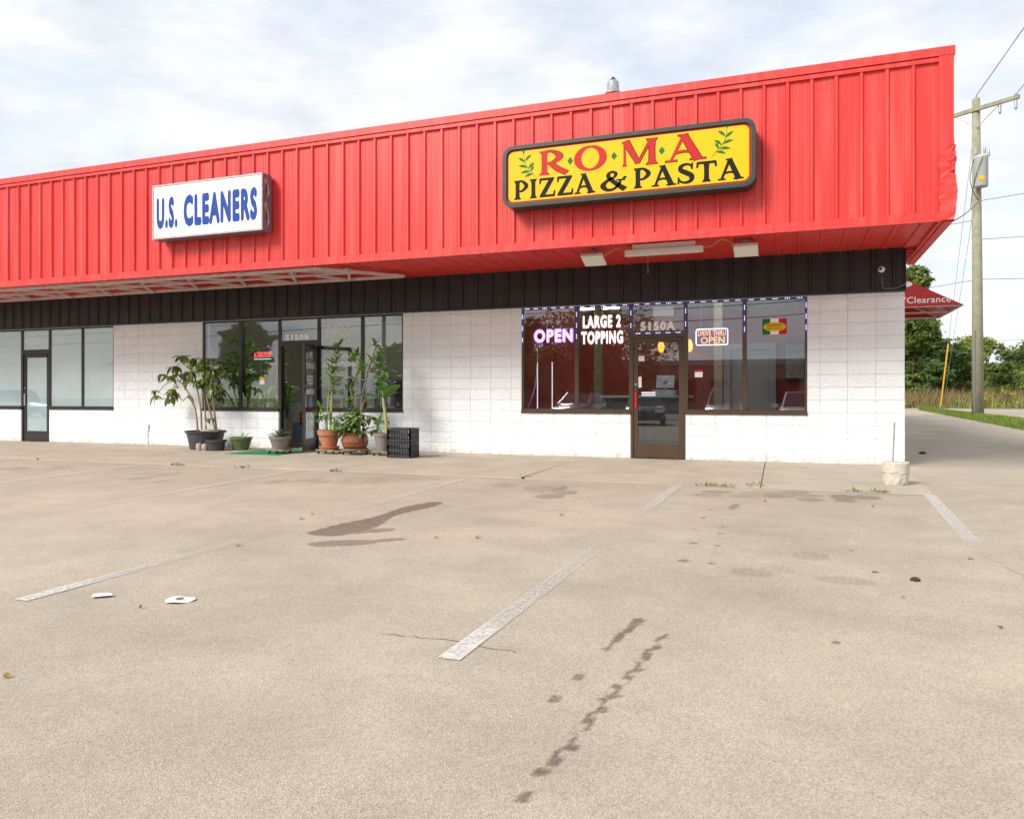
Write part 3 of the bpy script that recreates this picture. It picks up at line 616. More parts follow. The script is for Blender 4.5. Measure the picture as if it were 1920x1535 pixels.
# neon and LED signs hanging in the windows
def polyline(b, pts, r): b.tube(pts, r, 6); return b
def rrect(x0, x1, z0, z1, y, r=.03):
    P = []
    for cx, cz, a0 in ((x1-r, z1-r, 0), (x0+r, z1-r, 90), (x0+r, z0+r, 180), (x1-r, z0+r, 270)):
        for k in range(4): t = R(a0+k*30); P.append((cx+r*math.cos(t), y, cz+r*math.sin(t)))
    return P+[P[0]]
s = thing('led_open_sign', 'pink and violet glowing OPEN letters hanging in the pizza shop window', 'sign', (-5.75, .14, 2.06)); text('OPEN', -6.1, -5.37, 2.065, 2.3, .135, 'pink_led', s, .06); text('OPEN', -6.1, -5.37, 2.065, 2.3, .139, 'violet_led', s, .0605, grow=.016)
MB().box(-6.11, -5.36, .145, .155, 2.1, 2.13).box(-6.11, -5.36, .145, .155, 2.23, 2.26).build('mount', 'black_plastic', s)
for x in (-5.95, -5.5): MB().tube([(x, .15, 2.28), (x, .15, 2.66)], .002, 4).build('hanger', 'int_white', s)
MB().tube([(-6.04, .16, 2.1), (-6.05, .16, 1.7), (-6.08, .16, 1.3), (-6.16, .17, 1.05), (-6.24, .17, .86)], .005, 5).build('power_cord', 'int_white', s)
s = thing('neon_drive_thru_sign', 'blue-bordered neon DRIVE THRU OPEN sign hanging in the window', 'sign', (-2.92, .15, 1.94))
MB().box(-3.17, -2.67, .16, .166, 1.96, 2.21).build('backing', M.setdefault('clear', glassmat('clear_plastic', 1.2, (.8, .83, .95))), s)
polyline(MB(), rrect(-3.18, -2.66, 1.95, 2.22, .14), .008).build('border_tube', 'blue_neon', s)
text('DRIVE THRU', -3.15, -2.69, 2.105, 2.195, .138, 'orange_neon', s, 0); text('OPEN', -3.1, -2.71, 1.975, 2.085, .138, 'orange_neon', s, .005)
for x in (-3.1, -2.75): MB().tube([(x, .15, 2.2), (x, .15, 2.66)], .002, 4).build('hanger', 'int_white', s)
s = thing('neon_alterations_sign', 'red neon ALTERATIONS sign hanging among the plants behind glass', 'sign', (-12.2, .2, 1.87)); text('ALTERATIONS', -12.45, -12.0, 1.9, 2.02, .2, 'red_neon', s, .012); MB().tube([(-12.45, .2, 1.87), (-12.0, .2, 1.87)], .006, 6).build('underline_tube', M.setdefault('teal_neon', mat('teal_neon', (.2, .7, .6), .5, emit=(.2, .9, .75), estr=.8)), s); MB().box(-12.48, -11.98, .21, .216, 1.84, 2.05).build('backing', 'clear', s)
for x in (-12.4, -12.05): MB().tube([(x, .21, 2.04), (x, .21, 2.66)], .002, 4).build('hanger', 'int_white', s)

# ------------------------------------------------------------------ roof signs
def cat(P, n=6):
    P = [Vector(p) for p in P]; out = []
    for i in range(len(P)-1):
        a, b, c, d = P[max(i-1, 0)], P[i], P[i+1], P[min(i+2, len(P)-1)]
        for k in range(n): t = k/n; out.append(.5*((2*b)+(c-a)*t+(2*a-5*b+4*c-d)*t*t+(3*b-a-3*c+d)*t**3))
    out.append(P[-1]); return out
def strip(b, pts, ws, fx, smooth=True, grow=0):
    P = [(p[0], p[1], w) for p, w in zip(pts, ws)]
    Q = cat(P) if smooth else [Vector(p) for p in P]; k = len(b.v); ST[0] += .0003
    n = len(Q)
    for i, q in enumerate(Q):
        d = Q[1]-Q[-2] if (i in (0, n-1) and n > 20 and (Q[0]-Q[-1]).length < 1e-4) else Q[min(i+1, n-1)]-Q[max(i-1, 0)]; l_ = math.hypot(d.x, d.y) or 1; nx, ny = -d.y/l_, d.x/l_; w = q.z/2+grow
        ex = (-grow if i == 0 else grow if i == n-1 else 0); ox, oy = d.x/l_*ex, d.y/l_*ex
        for sg in (1, -1): b.v.append(fx(q.x+ox+nx*w*sg, q.y+oy+ny*w*sg, ST[0]))
        if i: b.f.append((k+2*i-2, k+2*i-1, k+2*i+1, k+2*i))
ST = [0]
def S_(x, w, y0=0, y1=1): return ([(x, y0), (x, y0+.045), (x, y0+.14), (x, .5), (x, y1-.14), (x, y1-.045), (x, y1)], [w*2.1, w*1.75, w*1.08, w, w*1.08, w*1.75, w*2.1], False)
ring = [(.47+.37*math.cos(t*math.pi/24), .5+.46*math.sin(t*math.pi/24)) for t in range(49)]
GL = {
 'R': (.86, [S_(.2, .17), ([(.2, .955), (.44, .95), (.66, .73), (.46, .5), (.2, .475)], [.07, .09, .18, .1, .06], True), ([(.38, .5), (.58, .24), (.86, .02)], [.12, .17, .17], True)]),
 'O': (.96, [(ring, [.09+.13*abs(math.cos(t*math.pi/24))**1.3 for t in range(49)], False)]),
 'M': (1.08, [S_(.13, .075), S_(.92, .16), ([(.16, 1), (.52, .1)], [.2, .13], False), ([(.52, .1), (.9, .98)], [.06, .08], False)]),
 'A': (1.0, [([(.46, .98), (.13, .02)], [.1, .08], False), ([(.0, .025), (.28, .025)], [.055, .055], False), ([(.45, 1.0), (.82, .0)], [.17, .21], False), ([(.62, .025), (1.0, .025)], [.055, .055], False), ([(.22, .3), (.45, .36), (.68, .3)], [.06, .075, .06], True), ([(.32, .985), (.56, .985)], [.05, .05], False)]),
 'P': (.76, [S_(.2, .17), ([(.2, .955), (.44, .95), (.66, .7), (.46, .45), (.22, .43)], [.07, .09, .18, .1, .06], True)]),
 'I': (.42, [S_(.2, .17)]),
 'Z': (.84, [([(.08, .945), (.76, .945)], [.1, .1], False), ([(.66, .95), (.16, .05)], [.2, .2], False), ([(.06, .055), (.78, .055)], [.1, .1], False), ([(.09, .97), (.06, .72)], [.09, .04], False), ([(.76, .03), (.8, .3)], [.09, .04], False)]),
 'S': (.74, [([(.62, .74), (.55, .9), (.36, .955), (.16, .86), (.17, .67), (.4, .52), (.6, .36), (.58, .14), (.36, .045), (.14, .12), (.06, .3)], [.04, .07, .1, .15, .19, .21, .2, .15, .1, .07, .04], True), ([(.63, 1), (.62, .7)], [.05, .04], False), ([(.05, 0), (.06, .32)], [.05, .04], False)]),
 'T': (.84, [S_(.42, .17, 0, .96), ([(.05, .945), (.79, .945)], [.1, .1], False), ([(.07, .97), (.03, .72)], [.09, .04], False), ([(.77, .97), (.81, .72)], [.09, .04], False)]),
 '&': (1.0, [([(.92, .02), (.66, .27), (.36, .62), (.3, .84), (.44, .96), (.58, .86), (.52, .68), (.24, .5), (.1, .26), (.26, .05), (.5, .07), (.7, .3), (.76, .5)], [.22, .18, .15, .12, .09, .11, .08, .12, .19, .13, .1, .08, .06], True), ([(.62, .52), (.92, .52)], [.05, .05], False), ([(.86, .54), (.94, .66)], [.06, .1], False)])}
def word(s, x0, x1, z0, z1, y, m, parent, sp=.06, outline=None):
    tot = sum(GL[c][0]+sp for c in s)-sp; kx = (x1-x0)/tot; cx = 0
    for c in s:
        for mm, gr, dy_ in ([(outline, .022, .002)] if outline else [])+[(m, 0 if outline else .016, 0)]:
            b = MB(); ST[0] = 0
            for pts, ws, sm in GL[c][1]: strip(b, pts, ws, lambda px, pz, q: (x0+(cx+px)*kx, y+dy_-q, z0+pz*(z1-z0)), sm, gr)
            b.build('letter', mm, parent)
        cx += GL[c][0]+sp
def rr_loop(x0, x1, z0, z1, r, n=8):
    P = []
    for px, pz, a0 in ((x1-r, z1-r, 0), (x0+r, z1-r, 90), (x0+r, z0+r, 180), (x1-r, z0+r, 270)):
        for k in range(n+1): t = R(a0+k*90/n); P.append((px+r*math.cos(t), pz+r*math.sin(t)))
    return P
def slab_from(loop, y0, y1):
    n = len(loop); b = MB(); b.v = [(p[0], y0, p[1]) for p in loop]+[(p[0], y1, p[1]) for p in loop]; b.f = [tuple(range(n))[::-1], tuple(range(n, 2*n))]+[(i, (i+1) % n, n+(i+1) % n, n+i) for i in range(n)]; return b
def ring_from(l0, l1, y0, y1):
    n = len(l0); b = MB(); b.v = [(p[0], y0, p[1]) for p in l0]+[(p[0], y0, p[1]) for p in l1]+[(p[0], y1, p[1]) for p in l0]+[(p[0], y1, p[1]) for p in l1]
    for i in range(n): j = (i+1) % n; b.f += [(i, n+i, n+j, j), (i, j, 2*n+j, 2*n+i), (n+i, 3*n+i, 3*n+j, n+j)]
    return b
sx0, sx1, sz0, sz1 = -5.72, -2.09, 3.9, 4.82
sg = thing('pizza_sign', 'yellow rounded sign box with red and black serif letters on the red fascia', 'sign', (-3.9, FY-.04, 3.9))
slab_from(rr_loop(sx0+.015, sx1-.015, sz0+.015, sz1-.015, .14), -2.43, -2.2).build('case', 'sign_green', sg)
ring_from(rr_loop(sx0, sx1, sz0, sz1, .15), rr_loop(sx0+.055, sx1-.055, sz0+.055, sz1-.055, .11), -2.475, -2.19).build('rim', 'sign_green', sg)
slab_from(rr_loop(sx0+.05, sx1-.05, sz0+.05, sz1-.05, .11), -2.445, -2.432).build('red_border', 'sign_red', sg)
fx0, fx1, fz0, fz1 = sx0+.085, sx1-.085, sz0+.085, sz1-.085
slab_from(rr_loop(fx0, fx1, fz0, fz1, .085), -2.452, -2.446).build('face', 'yellow', sg)
fw, fh = fx1-fx0, fz1-fz0; YS = -2.4535
U = lambda a: fx0+fw*a
V = lambda a: fz0+fh*a
for c, a, b_ in (('R', .134, .262), ('O', .296, .437), ('M', .492, .645), ('A', .678, .835)): word(c, U(a), U(b_), V(.47), V(.95), YS, 'sign_red', sg, 0, 'sign_black')
for s_, a, b_ in (('PIZZA', .024, .385), ('&', .408, .52), ('PASTA', .546, .978)): word(s_, U(a), U(b_), V(.045), V(.415), YS, 'sign_black', sg)
for a in (.278, .466, .662):
    q = MB(); cx_, cz_ = U(a), V(.70); q.v = [(cx_-.045, YS, cz_), (cx_, YS, cz_-.06), (cx_+.045, YS, cz_), (cx_, YS, cz_+.06)]; q.f = [(0, 1, 2, 3)]; q.build('diamond', 'leaf_green', sg)
for cx_, cz_, fl in ((U(.082), V(.70), 1), (U(.905), V(.74), -1)):
    b = MB(); ST[0] = 0; rr = random.Random(2); H = lambda px, pz, q: (cx_+px*fl, YS-q, cz_+pz)
    strip(b, [(.16, -.19), (.06, -.08), (-.02, .03), (-.04, .17)], [.006, .008, .008, .004], H)
    for px, pz, an, ln in ((-.04, .17, 100, .1), (-.02, .07, 40, .13), (-.02, .05, 145, .13), (.03, -.04, 35, .12), (.02, -.03, 165, .15), (.07, -.09, 60, .09), (.06, -.09, 185, .15), (.1, -.13, 195, .13)):
        a = R(an); strip(b, [(px, pz), (px+ln*.5*math.cos(a), pz+ln*.5*math.sin(a)+.01), (px+ln*math.cos(a), pz+ln*math.sin(a))], [.006, .04, .004], H)
    b.build('olive_sprig', 'leaf_green', sg)
sg = thing('cleaners_sign', 'white box sign with tall blue letters and peeling grey end', 'sign', (-11.35, FY-.04, 3.92))
cx0, cx1, cz0, cz1 = -12.56, -10.13, 3.92, 4.9
MB().box(cx0, cx1, -2.43, -2.2, cz0, cz1).build('case', 'sign_case', sg)
ring_from([(cx1, cz1), (cx0, cz1), (cx0, cz0), (cx1, cz0)], [(cx1-.03, cz1-.03), (cx0+.03, cz1-.03), (cx0+.03, cz0+.03), (cx1-.03, cz0+.03)], -2.452, -2.431).build('rim', 'grey_metal', sg)
MB().box(cx0+.028, cx1-.028, -2.444, -2.432, cz0+.028, cz1-.028).build('face', 'sign_white', sg)
text('U.S.', -12.46, -11.98, 4.1, 4.67, -2.4465, 'sign_blue', sg, .075); text('CLEANERS', -11.84, -10.24, 4.1, 4.67, -2.4465, 'sign_blue', sg, .075)
for z0, z1 in ((4.5, 4.84), (3.98, 4.44)):
    b = MB(); rr = random.Random(5); n = 9; P = []
    for i in range(n): t = i/(n-1); P.append((-2.33+.035*math.sin(t*5)+rr.uniform(-.012, .012)-(.03 if 0 < i < n-1 else 0), z0+(z1-z0)*t))
    for i in range(n-1, -1, -1): t = i/(n-1); P.append((-2.33+.035*math.sin(t*5)+rr.uniform(-.012, .012)+(.035 if 0 < i < n-1 else .004), z0+(z1-z0)*t))
    b.v = [(cx1+.002, p[0], p[1]) for p in P]; b.f = [tuple(range(len(P)))]; b.build('peeled_patch', 'rust', sg)

# ------------------------------------------------------------------ things on the building
rv = thing('roof_vent', 'grey bell-shaped metal vent on the edge of the red roof', 'vent', (-4.14, -2.0, 5.51))
c0 = (-4.14, -2.0, 5.51)
MB().lathe(c0, [(.04, -.05), (.04, .1)], 12).build('pipe', 'white_dirty', rv, True); MB().lathe(c0, [(.13, .06), (.125, .08), (.095, .1), (.085, .24), (.065, .265), (.045, .27)], 18).build('hood', 'grey_metal', rv, True); MB().lathe(c0, [(.045, .27), (.05, .285), (.02, .3), (.02, .32)], 10).build('cap', 'wire', rv)
la = thing('lattice_frame', 'white zigzag metal lattice frame mounted under the red soffit', 'lattice', (-14, -1.5, 3.25)); zl = 3.27
front = [(-22, -2.0), (-15.2, -2.05), (-8.45, -2.05)]; back = (-22, -.72), (-7.75, -.8)
MB().bar((-22, -2.05, zl), (-9.3, -2.05, zl), .05).build('rail', 'white_dirty', la); MB().bar((-22, -.8, zl), (-8.3, -.8, zl), .05).build('rail', 'white_dirty', la); MB().bar((-9.3, -2.05, zl), (-8.3, -.8, zl), .05).build('rail', 'white_dirty', la); MB().bar((-22, -1.45, zl+.001), (-8.85, -1.45, zl+.001), .035).build('rail', 'white_dirty', la)
x = -21.6; k = 0
while x < -9.6:
    MB().bar((x, -2.05, zl-.003), (x+.75, -1.45, zl-.003), .04).build('brace', 'white_dirty', la); MB().bar((x+.75, -1.45, zl-.006), (x+.35, -.8, zl-.006), .04).build('brace', 'white_dirty', la); MB().bar((x+.35, -.8, zl-.009), (x+.05, -1.45, zl-.009), .04).build('brace', 'white_dirty', la)
    MB().box(x+.68, x+.78, -1.5, -1.4, zl+.02, 3.36).build('hanger', 'white_dirty', la); x += 1.18
for i, x in enumerate((-4.56, -2.27)):
    fl = thing('flood_light', ('square white flood light under the soffit, at the %s end of the tube light' % ('cleaners' if i == 0 else 'building corner')), 'flood light', (x, -1.62, 3.3), 'soffit flood lights')
    mt = Matrix.Translation((x, -1.52, 3.2)) @ Matrix.Rotation(R(-20), 4, 'X')
    MB().box(-.17, .17, -.16, .16, 0, .04, mt).build('housing', 'white_paint', fl); MB().box(-.155, .155, -.145, .145, -.008, -.001, mt).build('lens', 'lamp_white', fl); MB().box(x-.05, x+.05, -1.58, -1.46, 3.23, 3.36).build('bracket', 'grey_metal', fl)
tl = thing('tube_light', 'long white rounded tube light fixture under the red soffit', 'light fixture', (-3.43, -1.83, 3.3)); b = MB()
n = 12; loop = [(-2.93+.075*math.cos(t), -1.72+.065*math.sin(t)) for t in [R(-90+180*i/n) for i in range(n+1)]]+[(-3.95+.075*math.cos(t), -1.72+.065*math.sin(t)) for t in [R(90+180*i/n) for i in range(n+1)]]
m_ = len(loop); b.v = [(p[0], p[1], z) for z in (3.2, 3.28) for p in loop]; b.f = [tuple(range(m_))[::-1], tuple(range(m_, 2*m_))]+[(i, (i+1) % m_, m_+(i+1) % m_, m_+i) for i in range(m_)]; b.build('diffuser', 'lamp_white', tl)
MB().box(-3.9, -2.97, -1.76, -1.68, 3.28, 3.36).build('mount', 'white_paint', tl)
for pts in ([(-4.4, -1.6, 3.24), (-4.25, -1.65, 3.3), (-4.12, -1.68, 3.34), (-4.0, -1.72, 3.26)], [(-2.87, -1.72, 3.26), (-2.74, -1.72, 3.27), (-2.62, -1.78, 3.34), (-2.5, -1.7, 3.33), (-2.42, -1.65, 3.24)]): tag(MB().tube([tuple(p) for p in cat(pts, 4)], .008, 5).build('extension_cord', 'orange_cord'), 'thin orange power cord looping along the soffit between the %s' % ('cleaners-end flood light and tube light' if pts[0][0] < -4 else 'tube light and corner-end flood light'), 'cord', 'orange soffit cords')
hk = tag(MB().tube([(-3.81, -.95, 3.36), (-3.81, -.95, 3.1)], .004, 5).tube([(-3.81, -.95, 3.1), (-3.795, -.95, 3.075), (-3.81, -.95, 3.05), (-3.825, -.95, 3.075), (-3.81, -.95, 3.1)], .004, 5).build('hanging_chain', 'rust'), 'short rusty chain hanging from the red soffit', 'chain')
sc_ = thing('security_camera', 'white ball security camera on the black band near the corner', 'camera', (-.34, -.1, 3.04)); MB().lathe((-.34, -.13, 2.99), [(.0, 0), (.03, .008), (.05, .035), (.05, .065), (.03, .092), (0, .1)], 14).build('ball', 'white_paint', sc_, True); MB().lathe((-.355, -.178, 3.02), [(.0, 0), (.018, .003), (.02, .02), (.018, .037), (0, .04)], 10).build('lens', 'wire', sc_, True); MB().box(-.37, -.31, -.1, -.075, 3.01, 3.08).build('base', 'white_paint', sc_)
tag(MB().tube([tuple(p) for p in cat([(-.33, -.1, 2.92), (-.32, -.1, 2.8), (-.3, -.1, 2.75), (-.15, -.1, 2.745), (-.02, -.1, 2.79), (.012, -.05, 2.84)], 5)], .008, 5).build('camera_cable', 'wire_grey'), 'grey cable looping under the ball camera to the corner', 'cable')
tag(MB().box(-15.22, -15.13, -.045, -.016, .32, .46).box(-15.19, -15.16, -.03, -.016, 0, .32).build('outlet_box', 'white_paint'), 'small white outlet box on the block wall beside the tall potted plant', 'outlet')
# awning on the side wall
aw = thing('drive_thru_awning', 'red vinyl wedge awning with white Clearance lettering on the side wall', 'awning', (0, 4, 2.75)); ax, ya, yb, zb, zt = 1.3, 2.75, 5.2, 2.75, 3.45
q = MB(); q.add([(.0, ya, zb), (ax, ya, zb), (.0, ya, zt)], [(0, 1, 2)]); q.add([(0, ya, zt), (ax, ya, zb), (ax, yb, zb), (0, yb, zt)], [(0, 1, 2, 3)]); q.add([(.0, yb, zb), (ax, yb, zb), (.0, yb, zt)], [(2, 1, 0)]); q.build('canopy', 'awning', aw)
f_ = MB()
for y in (ya+.03, (ya+yb)/2, yb-.03): f_.bar((0, y, zb+.0), (ax-.02, y, zb), .03).bar((0, y, zt-.05), (ax-.04, y, zb+.01), .03)
f_.bar((ax-.02, ya, zb), (ax-.02, yb, zb), .03); f_.bar((.02, ya, zb), (.02, yb, zb), .03); f_.build('frame', 'white_dirty', aw)
text("'Clearance", .33, 1.09, zb+.06, zb+.185, ya-.004, 'letter_white', aw, .015)
e = MB(); e.v = [(.36+.1*math.cos(t*.2618), ya-.004, 3.17+.05*math.sin(t*.2618)) for t in range(24)]; e.f = [tuple(range(24))[::-1]]; e.build('oval_logo', 'letter_white', aw)
# concrete filled bucket base with rod
cb = thing('concrete_post_base', 'pale cast concrete plug with thin steel rod at the sidewalk corner', 'post base', (-.42, -2.62, -.02)); b = MB().lathe((-.42, -2.62, -.02), [(.135, 0), (.145, .05), (.15, .14), (.155, .15), (.158, .27), (.15, .28), (.0, .28)], 22)
b.v = [(p[0]+random.uniform(-.006, .006), p[1]+random.uniform(-.006, .006), p[2]+random.uniform(-.004, .004)) for p in b.v]; b.build('plug', 'old_concrete', cb); MB().tube([(-.45, -2.6, .24), (-.43, -2.6, .75)], .011, 6).build('rod', 'grey_metal', cb)

# ------------------------------------------------------------------ plants and pots
def leaf_verts(L_, W_, droop=.4, n=5, fold=.12, base=.1):
    v = []; f = []
    for i in range(n+1):
        t = i/n; w = W_*.5*(math.sin(math.pi*min(1, t*.92+.08))**.8)*(1 if t > base else .5); x = L_*t*(1-.18*droop*t); z = -droop*L_*t*t*.6
        v += [(x, -w, z+fold*w), (x, 0, z), (x, w, z+fold*w)]
        if i: k = 3*i; f += [(k-3, k-2, k+1, k), (k-2, k-1, k+2, k+1)]
    return v, f
def leaf_mesh(m, *a, **k):
    v, f = leaf_verts(*a, **k); me = bpy.data.meshes.new('leaf'); me.from_pydata(v, [], f); me.materials.append(M[m]); me.polygons.foreach_set('use_smooth', [True]*len(f)); return me
def lmat(p, az, el, roll=0, s=1): return Matrix.Translation(p) @ Matrix.Rotation(az, 4, 'Z') @ Matrix.Rotation(-el, 4, 'Y') @ Matrix.Rotation(roll, 4, 'X') @ Matrix.Scale(s, 4)
def leaf_obj(me, parent, mtx):
    o = bpy.data.objects.new('leaf', me); COL.objects.link(o); o.parent = parent; o.matrix_local = Matrix.Translation(-ORG[parent.name]) @ mtx; return o
def rosette(b, p, n, L_, W_, droop, el0=.2, el1=1.2, rnd=random):
    for i in range(n):
        s_ = rnd.uniform(.75, 1.15); v, f = leaf_verts(L_*s_, W_*s_, droop*rnd.uniform(.6, 1.4)); mt = lmat(p, i*2.4+rnd.uniform(-.3, .3), rnd.uniform(el0, el1), rnd.uniform(-.3, .3)); b.add([mt @ Vector(q) for q in v], f)
def pot(parent, c, prof, m, soil='soil', sr=None, n=24, name='pot'):
    o = MB().lathe(c, prof, n).build(name, m, parent, False); r = sr or prof[-1][0]*.9; z = max(p[1] for p in prof)-.03
    MB().lathe(c, [(r, z), (0, z+.012)], 16).build('soil', soil, parent); return o
def rimpot(r0, r1, h, rim=.02, rh=.05): return [(r0, 0), (r1, h-rh), (r1+rim, h-rh), (r1+rim*1.3, h), (r1-.004, h), (r1-.012, h-.06)]
def dolly(x, y, z, label, r=.2):
    d = thing('plant_dolly', label, 'dolly', (x, y, z), 'plant dollies'); MB().box(x-r, x+r, y-r*.8, y+r*.8, z+.06, z+.085).build('board', 'board', d)
    for sx in (-1, 1):
        for sy in (-1, 1): px, py = x+sx*r*.8, y+sy*r*.6; MB().lathe((0, 0, 0), [(.0, -.012), (.026, -.012), (.026, .012), (0, .012)], 12).build('wheel', 'black_plastic', d); MB().box(px-.012, px+.012, py-.012, py+.012, z+.04, z+.06).build('caster_fork', 'grey_metal', d)
    ws = [o for o in COL.objects if o.parent == d and o.name.startswith('wheel')]; i = 0
    for sx in (-1, 1):
        for sy in (-1, 1):
            o = ws[i]; i += 1; ov = ORG[d.name]; o.data.transform(Matrix.Translation(ov)); o.data.transform(Matrix.Rotation(R(90), 4, 'Y')); o.location = (sx*r*.8, sy*r*.6, .028)
    return d
gz = lambda y: .008*y
# schefflera tree in the big black tub
px, py = -13.0, -.62; z0 = gz(py)
pp = thing('potted_schefflera', 'tall leaning plant with drooping leaflets in a wide black tub by the wall', 'potted plant', (px, py, z0))
pot(pp, (px, py, z0), [(.30, 0), (.37, .33), (.40, .335), (.41, .38), (.38, .38), (.36, .3)], 'charcoal_plastic')
MB().lathe((-12.78, py-.1, z0+.35), [(.15, 0), (.2, .03), (.2, .06), (.17, .06), (.15, .03), (0, .03)], 18).build('saucer', 'rust', pp)
LS = [leaf_mesh('leaf_a', l_, w_, d_, n=4, fold=.25) for l_, w_, d_ in ((.2, .075, .5), (.24, .085, .9), (.17, .07, .3), (.22, .08, 1.2))]
stems = [((-13.2, -.62), [(-13.2, .3), (-13.3, .8), (-13.55, 1.2), (-13.85, 1.45)]), ((-13.12, -.6), [(-13.12, .3), (-13.18, .8), (-13.3, 1.2), (-13.45, 1.6), (-13.6, 1.85)]), ((-13.05, -.55), [(-13.05, .3), (-13.12, .9), (-13.2, 1.5), (-13.25, 1.75)]), ((-12.8, -.65), [(-12.72, .36), (-12.9, .8), (-13.05, 1.2), (-13.1, 1.55), (-13.05, 1.75)]), ((-12.78, -.58), [(-12.75, .36), (-12.85, .8), (-12.95, 1.3), (-12.95, 1.6)])]
rp = random.Random(11)
def whorl(p, n, s=1., dz=-.1):
    for i in range(n): leaf_obj(rp.choice(LS), pp, lmat(p, i*6.283/n+rp.uniform(-.25, .25), rp.uniform(-.5, .35)+dz, rp.uniform(-.3, .3), s*rp.uniform(.8, 1.2)))
for (bx, by), P in stems:
    pts = [(x, by+.04*i, z+z0) for i, (x, z) in enumerate(P)]; sm = cat(pts, 4); MB().tube([tuple(p) for p in sm], [.02-.012*i/len(sm) for i in range(len(sm))], 6).build('stem', 'stem', pp, True)
    tip = Vector(pts[-1]); 
    for k in range(8): q = tip+Vector((rp.uniform(-.3, .26), rp.uniform(-.22, .16), rp.uniform(-.42, .14))); MB().tube([tuple(tip+Vector((0, 0, -.2))), tuple((tip+q)/2+Vector((0, 0, .03))), tuple(q)], .005, 5).build('stem', 'stem_green', pp); whorl(q, 6)
arc = cat([(-13.6, -.55, 1.32), (-13.85, -.56, 1.4), (-14.1, -.58, 1.33), (-14.3, -.6, 1.13)], 5); MB().tube([tuple(p) for p in arc], .008, 5).build('stem', 'stem', pp); whorl(Vector((-14.32, -.6, 1.1)), 7, 1.1, -.5); whorl(Vector((-14.36, -.6, 1.2)), 5, .9, -.2); whorl(Vector((-14.2, -.6, 1.55)), 6, 1); whorl(Vector((-13.95, -.6, 1.5)), 6); whorl(Vector((-12.9, -.62, .62)), 5, .8)
pp = thing('small_black_pot', 'small round black pot with pale clippings in front of the wide tub', 'pot', (-12.48, -.9, gz(-.9))); pot(pp, (-12.48, -.9, gz(-.9)), [(.15, 0), (.175, .17), (.2, .17), (.205, .215), (.18, .215), (.175, .17)], 'charcoal_plastic', 'pale_soil')
b = MB(); rosette(b, (-12.4, -.9, .2), 7, .07, .04, .3); b.build('foliage', 'leaf_aloe', pp, True)
for i, (x, y) in enumerate(((-12.83, -.99), (-12.66, -1.02))):
    tag(MB().lathe((x, y, gz(y)), [(.05, 0), (.065, .06), (.055, .13), (.0, .15)], 9).build('root_clump', 'rust'), ('dry pale root clump at the middle of the wide black tub', 'dry brown root clump between the wide tub and small black pot')[i], 'root clump', 'dry root clumps')
pp = thing('small_terracotta_pot', 'small terracotta pot half hidden behind the olive green pot', 'pot', (-12.28, -.5, gz(-.5))); pot(pp, (-12.28, -.5, gz(-.5)), rimpot(.1, .13, .19, .012, .04), 'terracotta')
b = MB(); rosette(b, (-12.3, -.5, .17), 5, .12, .05, .5, .4, 1.2); b.build('foliage', 'leaf_c', pp, True)
pp = thing('olive_pot_plant', 'olive green ribbed pot with a few low succulent leaves', 'potted plant', (-12.1, -.62, gz(-.62))); pc = (-12.1, -.62, gz(-.62)); pot(pp, pc, [(.13, 0), (.2, .22), (.225, .225), (.225, .26), (.2, .26), (.19, .2)], 'green_pot')
for i in range(18): a = i*6.283/18; MB().bar((pc[0]+.132*math.cos(a), pc[1]+.132*math.sin(a), pc[2]+.01), (pc[0]+.199*math.cos(a), pc[1]+.199*math.sin(a), pc[2]+.215), .012).build('rib', 'green_pot', pp)
LA = leaf_mesh('leaf_aloe', .2, .06, .3, fold=.5)
for x, y, az, el in ((-12.2, -.62, 3.0, .5), (-12.1, -.6, 1.6, 1.2), (-12.02, -.62, .4, 1.1), (-12.24, -.6, 2.6, .1), (-12.0, -.65, .2, .3)): leaf_obj(LA, pp, lmat(Vector((x, y, .22)), az, el, .2, random.uniform(.6, 1)))
# aloe on a dolly in the doorway
dolly(-10.78, -1.12, gz(-1.12), 'low wheeled board under the taupe aloe pot', .19); z0 = gz(-1.12)+.085
pp = thing('potted_aloe', 'spreading aloe in a taupe pot on a dolly by the open door', 'potted plant', (-10.78, -1.12, z0)); pot(pp, (-10.78, -1.12, z0), rimpot(.13, .185, .24, .014, .05), 'grey_pot')
LB = leaf_mesh('leaf_aloe', .34, .065, .75, fold=.6)
for i in range(15): leaf_obj(LB, pp, lmat(Vector((-10.78, -1.12, z0+.22)), i*2.4, random.uniform(.3, 1.25), 0, random.uniform(.6, 1.05)))
# terracotta pot with tall dracaena
dolly(-9.88, -.82, gz(-.82), 'low wheeled board under the terracotta pot', .2); z0 = gz(-.82)+.085; c0 = (-9.88, -.82, z0)
pp = thing('potted_dracaena', 'tall thin dracaena with leaf rosettes in a terracotta pot and saucer', 'potted plant', c0); MB().lathe(c0, [(.17, 0), (.2, .05), (.19, .055), (.0, .02)], 22).build('saucer', 'terracotta', pp); pot(pp, (c0[0], c0[1], z0+.03), [(.13, 0), (.19, .23), (.215, .235), (.225, .33), (.205, .33), (.19, .26)], 'terracotta')
rp = random.Random(4)
for x, y, h, lean in ((-9.92, -.84, 1.62, .1), (-9.86, -.8, 1.9, .12), (-9.84, -.86, 1.3, .05), (-9.95, -.8, .75, -.15), (-9.8, -.78, .62, .2)):
    P = cat([(x, y, z0+.3), (x+lean*.3, y, z0+.3+h*.4), (x+lean, y+.02, z0+h)], 5); MB().tube([tuple(p) for p in P], .011, 6).build('stem', 'stem_green', pp); b = MB()
    for dz in (0, -.1, -.2): rosette(b, Vector(P[-1])+Vector((0, 0, dz)), 9, .26, .045, .7, .1, 1.2, rp)
    b.build('foliage', 'leaf_b', pp, True)
b = MB(); 
